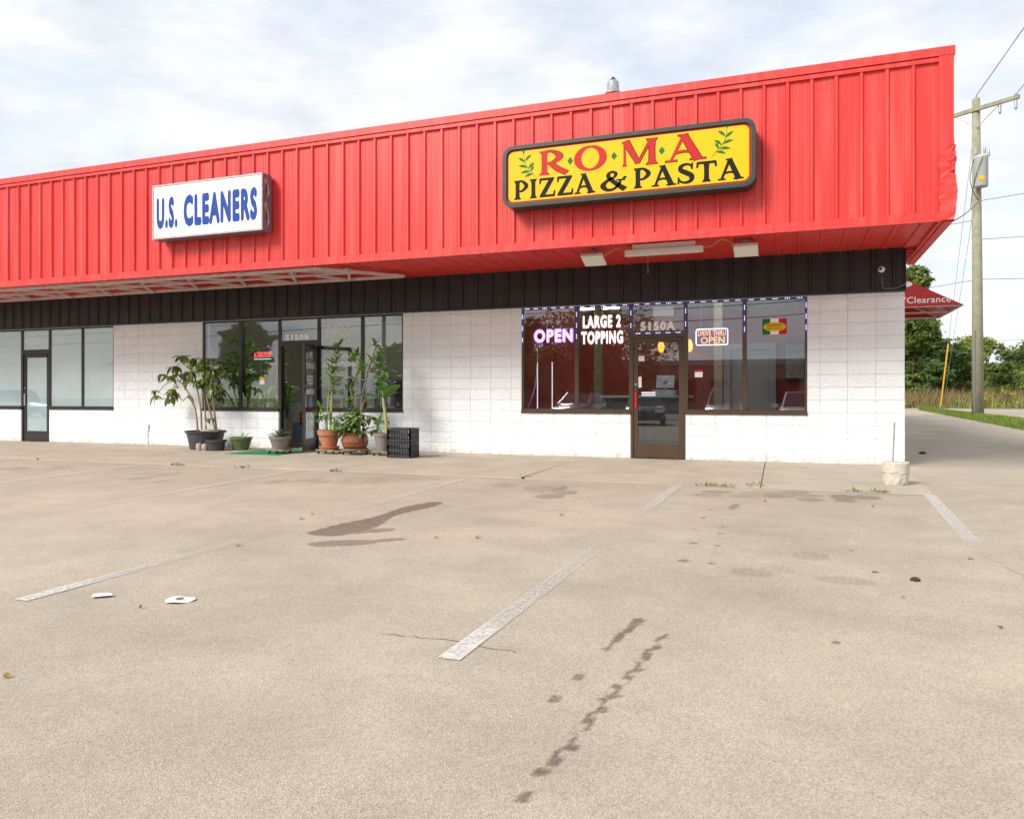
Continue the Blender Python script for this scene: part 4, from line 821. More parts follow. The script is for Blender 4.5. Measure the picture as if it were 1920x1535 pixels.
for k in range(10): rosette(b, Vector((c0[0]+rp.uniform(-.22, .2), c0[1]+rp.uniform(-.15, .15), z0+.3+rp.uniform(.02, .35))), 6, .22, .035, .8, -.2, 1.1, rp)
b.build('foliage', 'leaf_b', pp, True)
# brown glazed pot with bushy plant
dolly(-9.3, -.85, gz(-.85), 'low wheeled board under the brown glazed pot', .22); z0 = gz(-.85)+.085; c0 = (-9.3, -.85, z0)
pp = thing('bushy_potted_plant', 'dense bushy plant with tall canes in a round brown glazed pot', 'potted plant', c0); pot(pp, c0, [(.17, 0), (.23, .07), (.255, .16), (.24, .25), (.2, .3), (.215, .325), (.19, .325), (.185, .27)], 'brown_glaze'); MB().lathe((c0[0], c0[1], z0), [(.24, -.001), (.25, .03), (.23, .032), (.2, .01)], 20).build('saucer', 'board', pp)
b = MB()
for k in range(70):
    t = rp.uniform(0, 6.28); r_ = abs(rp.gauss(.0, .2)); b2 = Vector((c0[0]+r_*math.cos(t)*1.2, c0[1]+r_*math.sin(t), z0+.36+rp.uniform(-.06, .42)*(1-r_*.9))); rosette(b, b2, 5, .15, .075, .7, -.6, .8, rp)
b.build('foliage', 'leaf_c', pp, True)
for x, y, h, lx in ((-9.3, -.85, 1.75, .1), (-9.22, -.82, 1.95, .35), (-9.35, -.8, 1.2, -.1), (-9.2, -.88, 1.45, .5)):
    P = cat([(x, y, z0+.3), (x+lx*.2, y, z0+.3+h*.4), (x+lx, y+.02, z0+h)], 5); MB().tube([tuple(p) for p in P], .014, 6).build('stem', 'stem', pp); b = MB()
    for k in range(5): rosette(b, Vector(P[-1])+Vector((rp.uniform(-.12, .12), rp.uniform(-.1, .1), -k*.11)), 8, .28, .055, .7, .0, 1.3, rp)
    b.build('foliage', 'leaf_b', pp, True)
# banana in taupe pot
dolly(-8.66, -.9, gz(-.9), 'low wheeled board under the taupe banana pot', .18); z0 = gz(-.9)+.085; c0 = (-8.66, -.9, z0)
pp = thing('potted_banana', 'young banana plant with three broad leaves in a tall taupe pot', 'potted plant', c0); pot(pp, c0, rimpot(.13, .175, .33, .014, .05), 'grey_pot')
P = cat([(-8.6, -.9, z0+.28), (-8.62, -.9, z0+.6), (-8.68, -.9, z0+.98)], 5); MB().tube([tuple(p) for p in P], [.038-.018*i/len(P) for i in range(len(P))], 8).build('stem', 'stem_green', pp, True)
tip = Vector((-8.68, -.9, z0+.95)); LBn = leaf_mesh('leaf_d', .62, .2, .35, n=9, fold=.3); LBs = leaf_mesh('leaf_d', .5, .17, .1, n=8, fold=.6)
leaf_obj(LBn, pp, lmat(tip, R(184), .28, .3)); leaf_obj(LBs, pp, lmat(tip, R(-8), .62, -.5)); leaf_obj(LBs, pp, lmat(tip, R(120), 1.15, 0, .8)); leaf_obj(LBs, pp, lmat(tip+Vector((0, 0, -.25)), R(200), -1.3, 0, .9))
# black stacking crates
for k, h in ((0, .27), (1, .25)):
    x0, x1, y0, y1 = -8.36, -7.93, -1.27, -.95; zz = gz(-1.1)+k*.275
    cr = thing('black_crate', ('black plastic lattice crate standing on the sidewalk under another' if k == 0 else 'black plastic lattice crate stacked on top of its twin'), 'crate', ((x0+x1)/2, (y0+y1)/2, zz), 'stacked black crates')
    MB().box(x0+.02, x1-.02, y0+.02, y1-.02, zz+.015, zz+.03).build('bottom', 'black_plastic', cr)
    for (ax0, ay0, ax1, ay1) in ((x0, y0, x1, y0), (x1, y0, x1, y1), (x1, y1, x0, y1), (x0, y1, x0, y0)):
        b = MB(); b.bar((ax0, ay0, zz+h-.02), (ax1, ay1, zz+h-.02), .022, .035); b.bar((ax0, ay0, zz+.03), (ax1, ay1, zz+.03), .02, .045); b.bar((ax0, ay0, zz+h*.5), (ax1, ay1, zz+h*.5), .016, .05); n = 8
        for i in range(n+1): t = i/n; X_, Y_ = ax0+(ax1-ax0)*t, ay0+(ay1-ay0)*t; b.box(X_-.013, X_+.013, Y_-.009, Y_+.009, zz, zz+h)
        b.build('side_lattice', 'black_plastic', cr)
tag(MB().add([(-11.75, -1.5, gz(-1.5)+.008), (-10.55, -1.5, gz(-1.5)+.008), (-10.65, -.12, .008), (-11.6, -.12, .008), (-11.75, -1.5, gz(-1.5)), (-10.55, -1.5, gz(-1.5)), (-10.65, -.12, .0), (-11.6, -.12, .0)], [(0, 1, 2, 3), (4, 5, 1, 0), (5, 6, 2, 1), (6, 7, 3, 2), (7, 4, 0, 3)]).build('door_mat', 'mat_green'), 'flat green mat on the sidewalk at the open door', 'mat')
# things inside the cleaners
rp = random.Random(21)
spots = [(-13.35, .42, 1.9), (-12.9, .4, 1.75), (-12.42, .4, 1.5), (-13.1, .8, 2.3), (-12.1, .5, 1.95), (-11.88, .4, 1.3)]
for i, (x, y, h) in enumerate(spots):
    pp = thing('indoor_plant', ('tall full indoor plant behind the first cleaners pane beside the white jamb','broad green indoor plant at the mullion between the first two cleaners panes','shorter leafy indoor plant behind the second cleaners pane','tallest indoor plant, standing behind the front row of window plants','strappy arching indoor plant near the red neon sign','lowest indoor plant, next to the open cleaners door')[i], 'potted plant', (x, y, .0), 'plants behind the cleaners window')
    zb = .0; MB().box(x-.16, x+.16, y-.16, y+.16, 0, .62).build('stand', 'board', pp); MB().lathe((x, y, .62), [(.11, 0), (.15, .2), (.13, .2), (0, .17)], 14).build('pot', 'charcoal_plastic' if i % 2 else 'terracotta', pp)
    b = MB(); st_ = MB()
    for k in range(60):
        zq = .85+(h-.8)*rp.random(); q = Vector((x+rp.gauss(0, .16), max(.22, y-.08+rp.gauss(0, .09)), zq)); rosette(b, q, 6, rp.choice((.16, .24)), rp.choice((.06, .09)), .8, -.5, .9, rp)
        if k % 3 == 0: st_.tube([(x, y, .8), ((x+q.x)/2, (y+q.y)/2, zq*.7+.3), tuple(q)], .006, 5)
    b.build('foliage', 'leaf_in' if i != 4 else 'leaf_b', pp, True); st_.build('stem', 'stem_green', pp)
for i in range(9):
    x = -10.5+i*.19; g_ = thing('hanging_garment', '%s garment, %s from the open door on the rail behind the glass' % (('grey', 'black', 'blue')[i % 3], ('first', 'second', 'third', 'fourth', 'fifth', 'sixth', 'seventh', 'eighth', 'ninth')[i]), 'garment', (x, .9, 1.5), 'garments on the rail'); m = ('cloth_a', 'cloth_b', 'cloth_c')[i % 3]; h = rp.uniform(.75, 1.05)
    b = MB(); P = [(-.04, 1.47), (-.22, 1.4), (-.26, 1.1), (-.2, 1.1), (-.2, 1.47-h), (.2, 1.47-h), (.2, 1.1), (.26, 1.1), (.22, 1.4), (.04, 1.47)]
    ca, sa = math.cos(.9), math.sin(.9); n = len(P); b.v = [(x+p[0]*ca-w_*sa, .9+p[0]*sa+w_*ca, p[1]) for w_ in (-.04, .04) for p in P]; b.f = [tuple(range(n))[::-1], tuple(range(n, 2*n))]+[(k, (k+1) % n, n+(k+1) % n, n+k) for k in range(n)]; b.build('body', m, g_); MB().tube([(x, .9, 1.46), (x, .9, 1.54), (x+.02, .9, 1.56)], .004, 5).build('hook', 'grey_metal', g_)
gr = thing('garment_rail', 'steel garment rail standing behind the cleaners window', 'rail', (-9.7, .9, 0)); MB().tube([(-10.62, .9, 1.56), (-8.8, .9, 1.56)], .014, 8).build('bar', 'grey_metal', gr)
for x in (-10.62, -8.8): MB().tube([(x, .9, 0), (x, .9, 1.57)], .014, 8).build('post', 'grey_metal', gr)
st = thing('stop_notice', 'white notice board with a red STOP octagon just inside the open door', 'notice', (-11.55, 1.2, 0)); MB().box(-12.3, -11.2, 1.2, 1.24, .05, 1.0).build('board', M.setdefault('pale_blue', mat('pale_blue_board', (.3, .38, .55), .7)), st); MB().box(-12.28, -11.95, 1.192, 1.199, .5, .95).build('paper', 'paper', st)
b = MB(); b.v = [(-11.72+.3*math.cos(R(22.5+45*k)), 1.188, .58+.3*math.sin(R(22.5+45*k))) for k in range(8)]; b.f = [tuple(range(8))]; b.build('octagon', 'sign_red', st); text('STOP', -11.95, -11.49, .5, .68, 1.184, 'letter_white', st, .02)
ct_ = thing('cleaners_counter', 'brown wooden counter deep inside the cleaners', 'counter', (-11.3, 3.4, 0)); MB().box(-12.8, -9.6, 3.1, 3.7, 0, .98).build('body', 'terracotta', ct_); MB().box(-12.85, -9.55, 3.05, 3.75, .98, 1.03).build('top', 'board', ct_)

# ------------------------------------------------------------------ litter
def litter(name, x, y, label, cat_, m, r, n=7, curl=.02, group=None):
    b = MB(); rr = random.Random(int(x*100)); z = zg(x, y)+.004
    for i in range(n): t = i*6.283/n; q = r*rr.uniform(.75, 1.1); b.v.append((x+q*math.cos(t), y+q*.8*math.sin(t), z+curl*rr.random()))
    b.v.append((x, y, z)); b.f = [(i, (i+1) % n, n) for i in range(n)]; return tag(b.build(name, m), label, cat_, group)
litter('paper_napkin', -5.48, -9.78, 'flattened white paper napkin lying on the asphalt', 'napkin', 'paper', .085, 4, .012)
pl = thing('paper_plate', 'crumpled white paper plate with orange food stain on the asphalt', 'plate', (-4.96, -9.7, zg(-4.96, -9.7)+.003)); b = MB(); b.v = [(-4.96, -9.7, zg(-4.96, -9.7)+.005)]+[(-4.96+(.085+.008*math.sin(k*2.3))*math.cos(k*.3927), -9.7+.08*math.sin(k*.3927), zg(-4.96, -9.7)+.006+.006*math.sin(k*1.1)) for k in range(16)]; b.f = [(0, 1+k, 1+(k+1) % 16) for k in range(16)]; b.build('plate', 'paper', pl); MB().lathe((-4.975, -9.69, zg(-4.96, -9.7)+.0105), [(.026, 0), (0, .001)], 9).build('food_stain', 'leaf_dry', pl)
for i, (x, y) in enumerate(((-6.06, -6.83), (-6.0, -7.1), (-5.72, -8.3), (-3.72, -6.1), (-4.38, -7.5), (-4.05, -7.4), (-5.05, -9.9), (-4.75, -10.9), (-.42, -6.95), (-.85, -4.6), (-1.1, -7.6), (-.62, -8.7), (-5.9, -10.4), (-1.9, -4.55))): litter('dry_leaf', x, y, 'small curled dry leaf on the asphalt ' + ('above the long wet stain', 'above the long wet stain, lower of two', 'beside the second line', 'between the first two lines', 'right of the long wet stain', 'right of the long wet stain, outer of two', 'beside the paper plate', 'below the paper plate', 'at the end of the corner line', 'near the oil spots by the concrete plug', 'inside the corner line', 'past the end of the corner line', 'alone below the napkin', 'among the dark oil spots')[i], 'leaf', 'leaf_dry', random.uniform(.014, .028), 5, .018, 'dry leaves on the asphalt')
for i, (x, y, r) in enumerate(((.55, 2.2, .06), (-.88, -7.75, .03), (-1.95, -2.55, .02))): tag(MB().lathe((x, y, zg(x, y)), [(r, 0), (r*1.05, r*.3), (r*.6, r*.7), (0, r*.75)], 7).build('stone', 'soil'), ('flat dark stone lying on the drive beside the building', 'small dark stone on the asphalt inside the corner line', 'tiny dark stone on the sidewalk slab')[i], 'stone', 'loose stones')
for i, (x, y) in enumerate(((-2.65, -3.4), (-2.42, -3.41), (-2.06, -3.2), (-2.08, -3.35), (-.92, -3.4), (-.7, -3.4), (-11.0, -3.42), (-9.75, -3.42), (-8.0, -3.43), (-5.06, -3.35))):
    b = MB(); rr = random.Random(i)
    for k in range(26): p = Vector((x+rr.gauss(0, .06), y+rr.gauss(0, .018), zg(x, y))); v, f = leaf_verts(rr.uniform(.05, .11), .01, .6, 3); mt = lmat(p, rr.uniform(0, 6.28), rr.uniform(.4, 1.3)); b.add([mt @ Vector(q) for q in v], f)
    tag(b.build('weed_tuft', 'grass'), 'small green weed tuft in the sidewalk edge, ' + ('farther from the door-side slab joint', 'nearer the door-side slab joint', 'up the slab joint by the door', 'at the foot of that joint', 'beside the concrete plug, farther of two', 'beside the concrete plug, nearer of two', 'below the wide black tub', 'below the terracotta pot', 'below the black crates', 'at the slab joint below the OPEN sign')[i], 'weed', 'weeds along the sidewalk edge')

# ------------------------------------------------------------------ right-hand side: verge, pole, wires, weeds, trees
def crown_mesh(name, lobes, n, size, m, seed):
    rs = np.random.RandomState(seed); P = []
    w = np.array([l[3]*l[4] for l in lobes]); w = w/w.sum()
    for (cx, cy, cz, rx, rz), k in zip(lobes, (w*n).astype(int)):
        nc = max(4, k//28); d = rs.normal(size=(nc, 3)); d /= np.linalg.norm(d, axis=1)[:, None]; r_ = rs.uniform(.55, 1.05, (nc, 1)); c = d*r_*np.array([rx, rx, rz])+np.array([cx, cy, cz])
        c = c[np.maximum(0, 1)*0:]; q = np.repeat(c, 28, 0); P.append(q+rs.normal(size=q.shape)*np.array([.19, .19, .13])*rx*.55)
    P = np.concatenate(P); k = len(P); u = rs.normal(size=(k, 3)); u[:, 2] *= .5; u /= np.linalg.norm(u, axis=1)[:, None]; v = np.cross(u, rs.normal(size=(k, 3))); v /= np.linalg.norm(v, axis=1)[:, None]; s = size*rs.uniform(.6, 1.3, (k, 1))
    Q = np.stack([P-u*s, P-v*s*.45, P+u*s, P+v*s*.45], 1).reshape(-1, 3); me = bpy.data.meshes.new(name); me.from_pydata(Q.tolist(), [], np.arange(4*k).reshape(-1, 4).tolist()); me.materials.append(M[m]); return me
def verge_x(y): return (3.86+(y-9.5)*-.03 if y < 13 else 3.75-(y-13)*.03)
vg = MB(); ys = np.linspace(2, 24.2, 40)
def vleft(y): return 3.95-.035*(y-9.5) if y > 5 else 4.1
def vright(y): return vleft(y)+max(.05, (1.55 if y < 15 else 1.55-(y-15)*.16))
for i, y in enumerate(ys):
    a, c_ = vleft(y), vright(y)
    for t in (0, .25, .5, .75, 1): vg.v.append((a+(c_-a)*t, y, zg(1, y)+.012+.07*math.sin(math.pi*t)))
    if i:
        for j in range(4): k = i*5+j; vg.f.append((k-5, k-4, k+1, k))
struct(vg.build('grass_verge', 'grass'))
def blades(name, n, fn, hmin, hmax, w, m, label):
    rs = np.random.RandomState(len(name)); V_ = np.zeros((n, 5, 3)); xy = np.array([fn(rs) for _ in range(n)]); z = np.array([zz for _, _, zz in xy]); h = rs.uniform(hmin, hmax, n); az = rs.uniform(0, 6.28, n); ln = rs.uniform(.15, 1.1, n)*h
    dx_, dy_ = np.cos(az), np.sin(az); bw_ = w*rs.uniform(.6, 1.3, n)
    for i, (t, ww, side) in enumerate(((0, 1, -1), (0, 1, 1), (.55, .8, -1), (.55, .8, 1), (1, 0, 0))):
        V_[:, i, 0] = xy[:, 0]+ln*t*t*dx_-dy_*bw_*ww*side; V_[:, i, 1] = xy[:, 1]+ln*t*t*dy_+dx_*bw_*ww*side; V_[:, i, 2] = z+h*t
    F_ = []
    for i in range(n): k = 5*i; F_ += [(k, k+1, k+3, k+2), (k+2, k+3, k+4)]
    me = bpy.data.meshes.new(name); me.from_pydata(V_.reshape(-1, 3).tolist(), [], F_); o = mk(name, me, m); o['kind'] = 'stuff'; o['label'] = label; o['category'] = 'grass'; return o
def fv(rs):
    y = rs.uniform(4, 24); t = rs.uniform(0, 1); x = vleft(y)+(vright(y)-vleft(y))*t; return x, y, zg(1, y)+.01+.07*math.sin(math.pi*t)
blades('verge_grass', 14000, fv, .04, .11, .008, 'grass', 'short mown green grass on the verge beside the drive')
def fw_(rs):
    y = 25.6+abs(rs.normal(0, 7)); x = rs.uniform(2, 42); return x, y, .5-.55*(.5+.5*math.sin(x*1.3+y*.7)*math.sin(x*.45-y*.9+1))*min(1, 6/(y-24))**.5
M['weed_b'] = leafmat('reddish_weeds', (.36, .2, .12), (.2, .18, .06), .5, .85, .3)
blades('tall_weeds', 34000, fw_, .25, 1.05, .016, 'weed', 'tall tan and green weeds in the field beyond the road'); blades('tall_weeds_reddish', 2600, lambda rs: (rs.uniform(2, 12), 26.5+abs(rs.normal(0, 3)), .5), .4, 1.15, .018, 'weed_b', 'reddish seeded weeds in the field near the drive end')
rs_ = random.Random(77); lobs = [(rs_.uniform(2, 40), 26.2+abs(rs_.gauss(0, 5)), .5+rs_.uniform(.05, .5), rs_.uniform(.5, 1.3), rs_.uniform(.3, .8)) for _ in range(150)]
for q_, (nm, m_, lb_) in enumerate((('weed_clumps', 'weed', 'leafy tan and green weed clumps filling the field beyond the road'), ('green_weed_clumps', 'tree_c', 'leafy yellow-green weed clumps among the tall weeds'))):
    o = mk(nm, crown_mesh(nm, lobs[q_::2], 30000, .07, m_, 90+q_), None); o['kind'] = 'stuff'; o['label'] = lb_; o['category'] = 'weeds'
up = thing('utility_pole', 'weathered wooden utility pole with crossarm and grey transformer on the verge', 'utility pole', (4.45, 17.7, .36)); ux, uy = 4.45, 17.7
MB().tube([(ux, uy, .2), (ux-.02, uy, 5), (ux-.06, uy, 11.55)], [.19, .165, .125], 14).build('pole', 'wood_pole', up, True)
cdir = Vector((.80, -.60, 0)); cc = Vector((ux-.06, uy-.14, 11.15))
ca_, cb_ = cc-cdir*1.25, cc+cdir*1.35
MB().bar(tuple(ca_), tuple(cb_), .1, .13).build('crossarm', 'wood_pole', up)
for s in (-1, 1): MB().bar(tuple(cc+cdir*.75*s+Vector((0, 0, -.05))), (ux-.05, uy-.15, 10.5), .025, .02).build('arm_brace', 'grey_metal', up)
tcx, tcy = ux+.02, uy-.38; MB().lathe((tcx, tcy, 8.35), [(.0, 0), (.2, .0), (.22, .03), (.22, .98), (.23, 1.0), (.23, 1.06), (.12, 1.12), (0, 1.13)], 18).build('transformer', M.setdefault('transformer_grey', mat('transformer_grey', (.42, .44, .43), .45)), up, True)
MB().box(tcx-.12, tcx+.06, tcy-.228, tcy-.222, 8.55, 8.68).build('warning_label', 'yellow', up)
for x, z in ((-.16, 9.5), (.1, 9.55), (.22, 9.42)): MB().lathe((tcx+x, tcy-.05, z-.04), [(.03, 0), (.05, .04), (.03, .08), (.05, .12), (.03, .16), (.04, .2), (0, .22)], 10).build('bushing', 'grey_metal', up, True)
for t in (.75, 1.25): p = cc+cdir*t; MB().lathe((p.x, p.y, p.z-.42), [(.0, 0), (.03, .02), (.055, .08), (.03, .12), (.055, .18), (.03, .22), (.055, .28), (.02, .36)], 10).build('insulator', 'grey_metal', up, True)
p = cc+cdir*1.25; MB().lathe((p.x, p.y, p.z+.06), [(.03, 0), (.05, .05), (.03, .09), (0, .1)], 10).build('insulator', 'grey_metal', up, True); MB().lathe((ux-.06, uy, 11.55), [(.03, 0), (.05, .05), (.03, .09), (0, .1)], 10).build('insulator', 'grey_metal', up, True)
MB().tube([tuple(q) for q in cat([(tcx-.2, tcy, 9.4), (tcx-.34, tcy-.02, 8.7), (tcx-.2, tcy+.1, 8.2), (ux, uy-.16, 7.95)], 5)], .012, 5).tube([tuple(q) for q in cat([(tcx+.05, tcy-.2, 9.4), (tcx-.15, tcy-.25, 8.9), (tcx-.25, tcy, 8.3), (tcx-.3, tcy+.1, 7.6)], 5)], .012, 5).build('drop_leads', 'wire', up); MB().tube([(ux-.13, uy-.14, .4), (ux-.12, uy-.14, 3.4)], .03, 6).build('ground_conduit', 'wire_grey', up)
def wire(pts, r=.012, label='', m='wire_grey'): return tag(MB().tube([tuple(q) for q in cat(pts, 8)], r, 4, False).build('power_line', m), label, 'power line', 'overhead lines')
def sag(a, b, s): a = Vector(a); b = Vector(b); return [tuple(a), tuple(a.lerp(b, .25)-Vector((0, 0, s*.75))), tuple(a.lerp(b, .5)-Vector((0, 0, s))), tuple(a.lerp(b, .75)-Vector((0, 0, s*.75))), tuple(b)]
pe = cc+cdir*1.3
wire(sag((ux-.06, uy, 11.65), (5.5, -30, 12.5), .5), .014, 'thin power line running from the pole top over the drive'); wire(sag(tuple(pe+Vector((0, 0, .15))), (7.0, -30, 12.5), .5), .014, 'thin power line running from the crossarm end over the drive')
wire(sag((ux, uy-.16, 7.9), (.3, 3.5, 4.35), .3), .018, 'black service cable sagging from the pole to the shop roof', 'wire')
wire(sag((ux, uy, 7.95), (40, -6, 9.5), .8), .012, 'cable running from below the transformer away from the shops'); wire(sag((ux, uy, 7.3), (-30, 26, 7.2), .8), .012, 'cable passing behind the shop roof at the pole')
wire(sag((ux, uy, 6.6), (60, 10, 8.2), .8), .012, 'low communication cable leaving the pole over the grass'); wire(sag((ux, uy, 5.2), (-30, 40, 4.5), .6), .012, 'low communication cable passing behind the shops'); wire(sag((-30, 60, 6.4), (70, 60, 6.2), .6), .012, 'distant cable crossing in front of the far trees'); wire(sag((ux, uy, 5.2), (60, 22, 5.5), .4), .012, 'lowest cable leaving the pole towards the field')
gw = thing('guy_wire', 'pair of guy wires with a yellow guard beside the utility pole', 'guy wire', (3.55, 19.5, .42)); MB().tube([(3.55, 19.5, .42), (4.35, 17.85, 10.4)], .008, 5).build('wire', 'wire_grey', gw); MB().tube([(3.62, 19.5, .42), (4.38, 17.85, 8.0)], .008, 5).build('wire', 'wire_grey', gw); MB().tube([(3.57, 19.46, .7), (3.76, 19.07, 3.05)], .026, 8).build('guard', 'guard_yellow', gw)
sl = thing('street_light', 'thin grey street light with curved arm far off among the trees', 'street light', (7.0, 46, .5)); MB().tube([(7, 46, .4), (7, 46, 4.2)], .09, 8).build('post', 'grey_metal', sl); MB().tube([tuple(q) for q in cat([(7, 46, 3.3), (7.3, 45.8, 3.75), (8.2, 45.3, 3.95), (9.4, 44.6, 4.0)], 5)], .05, 6).build('arm', 'grey_metal', sl); MB().box(9.2, 9.8, 44.4, 44.7, 3.92, 4.04).build('lamp_head', 'grey_metal', sl)
TREES = 0
def tree(x, y, h, w, m, label, z0=.5, n=16000, leaf=.13, seed=1, trunk=.3, low=.25, group=None, cat_='tree', name='leafy_tree'):
    t = thing(name, label, cat_, (x, y, z0), group); rr = random.Random(seed); lob = []
    for i in range(11):
        a = rr.uniform(0, 6.28); q = rr.random(); zz = h*(low+(1-low)*.88*q); rad = w*.5*(.35+.65*math.sin(math.pi*min(1, .15+q*.8)))*rr.uniform(.3, .62); d = w*.5*rr.uniform(.15, .62)*math.sin(math.pi*min(.92, .2+q*.7)); lob.append((x+d*math.cos(a), y+d*math.sin(a), z0+zz, rad, rad*rr.uniform(.65, .95)))
    lob.append((x, y, z0+h*.86, w*.2, h*.12)); me = crown_mesh('crown', lob, n, leaf, m, seed); me.transform(Matrix.Translation((-x, -y, -z0))); mk('crown', me, None, t)
    b = MB(); b.tube([(x, y, z0-.3), (x+.05*w*rr.uniform(-1, 1), y, z0+h*.3), (x+.08*w*rr.uniform(-1, 1), y, z0+h*.7)], [trunk*.6, trunk*.42, trunk*.15], 8)
    for l in lob[:7]: b.tube([(x, y, z0+h*low*rr.uniform(.7, 1.2)), ((x+l[0])/2, (y+l[1])/2, (l[2]+z0+h*.3)/2), l[:3]], [trunk*.25, trunk*.15, trunk*.05], 5)
    b.build('trunk', 'bark', t); return t
G_ = 'trees beyond the road'
for i, (x, y, h, w) in enumerate(((4.5, 40, 3.6, 5), (8.5, 47, 4.2, 6), (13, 48, 4.0, 6), (17.5, 47, 4.4, 6), (14, 43, 3.4, 5), (25, 43, 4.4, 6))): tree(x, y, h, w, ('tree_b', 'tree_a')[i % 2], 'low thicket tree, %s along the hedge line counted from the ivy-clad tree' % ('first', 'second', 'third', 'fifth', 'fourth', 'sixth')[i], n=15000, leaf=.11, seed=70+i, low=.0, group=G_)
tree(4.7, 36, 8.3, 4.6, 'tree_a', 'tall narrow ivy-clad tree rising behind the awning', n=30000, low=.0, trunk=.14, seed=23, group=G_)
tree(7.2, 44, 4.6, 5.5, 'tree_b', 'dark dense low tree beside the ivy-clad tree', low=.05, seed=4, group=G_)
tree(11.5, 54, 5.4, 6.5, 'tree_c', 'yellow-green rounded tree behind the far street light', seed=5, low=.1, group=G_, n=18000)
tree(16.5, 56, 5.8, 7.5, 'tree_a', 'mid green tree behind the utility pole', seed=6, low=.1, group=G_, n=18000)
tree(21.5, 55, 6.2, 8, 'tree_a', 'broad mid green tree right behind the utility pole', seed=7, low=.08, group=G_, n=18000)
tree(21.5, 46, 5.4, 7, 'tree_b', 'large dark green tree beyond the weeds towards the open field', seed=8, low=.05, group=G_, n=24000)
tree(26.5, 50, 7.4, 8, 'tree_c', 'tallest yellow-green tree at the end of the tree row', seed=9, low=.1, group=G_, n=24000)
tree(30, 45, 6, 8, 'tree_b', 'dark tree past the tallest yellow-green one', seed=10, low=.05, group=G_, n=18000)
tree(3, 62, 5.5, 8, 'tree_a', 'mid green tree far behind the ivy-clad tree', seed=14, low=.05, group=G_, n=14000)
for i, (x, y, h, w, m, lb) in enumerate(((11.2, 34, 2.9, 4.2, 'tree_c', 'bright yellow-green round bush right beside the utility pole'), (8.4, 33, 2.3, 3, 'tree_a', 'low green bush in the weeds by the guy wire'), (5.4, 33, 2.6, 3, 'tree_b', 'dark round bush at the foot of the ivy-clad tree'), (15.5, 33, 2.2, 4, 'tree_a', 'low spreading bush in the weeds past the pole'), (20, 34, 2.6, 5, 'tree_c', 'wide yellow-green bush in the open weeds'))): tree(x, y, h, w, m, lb, n=14000, leaf=.085, seed=30+i, trunk=.12, low=.1, group='bushes in the weeds', cat_='bush', name='bush')

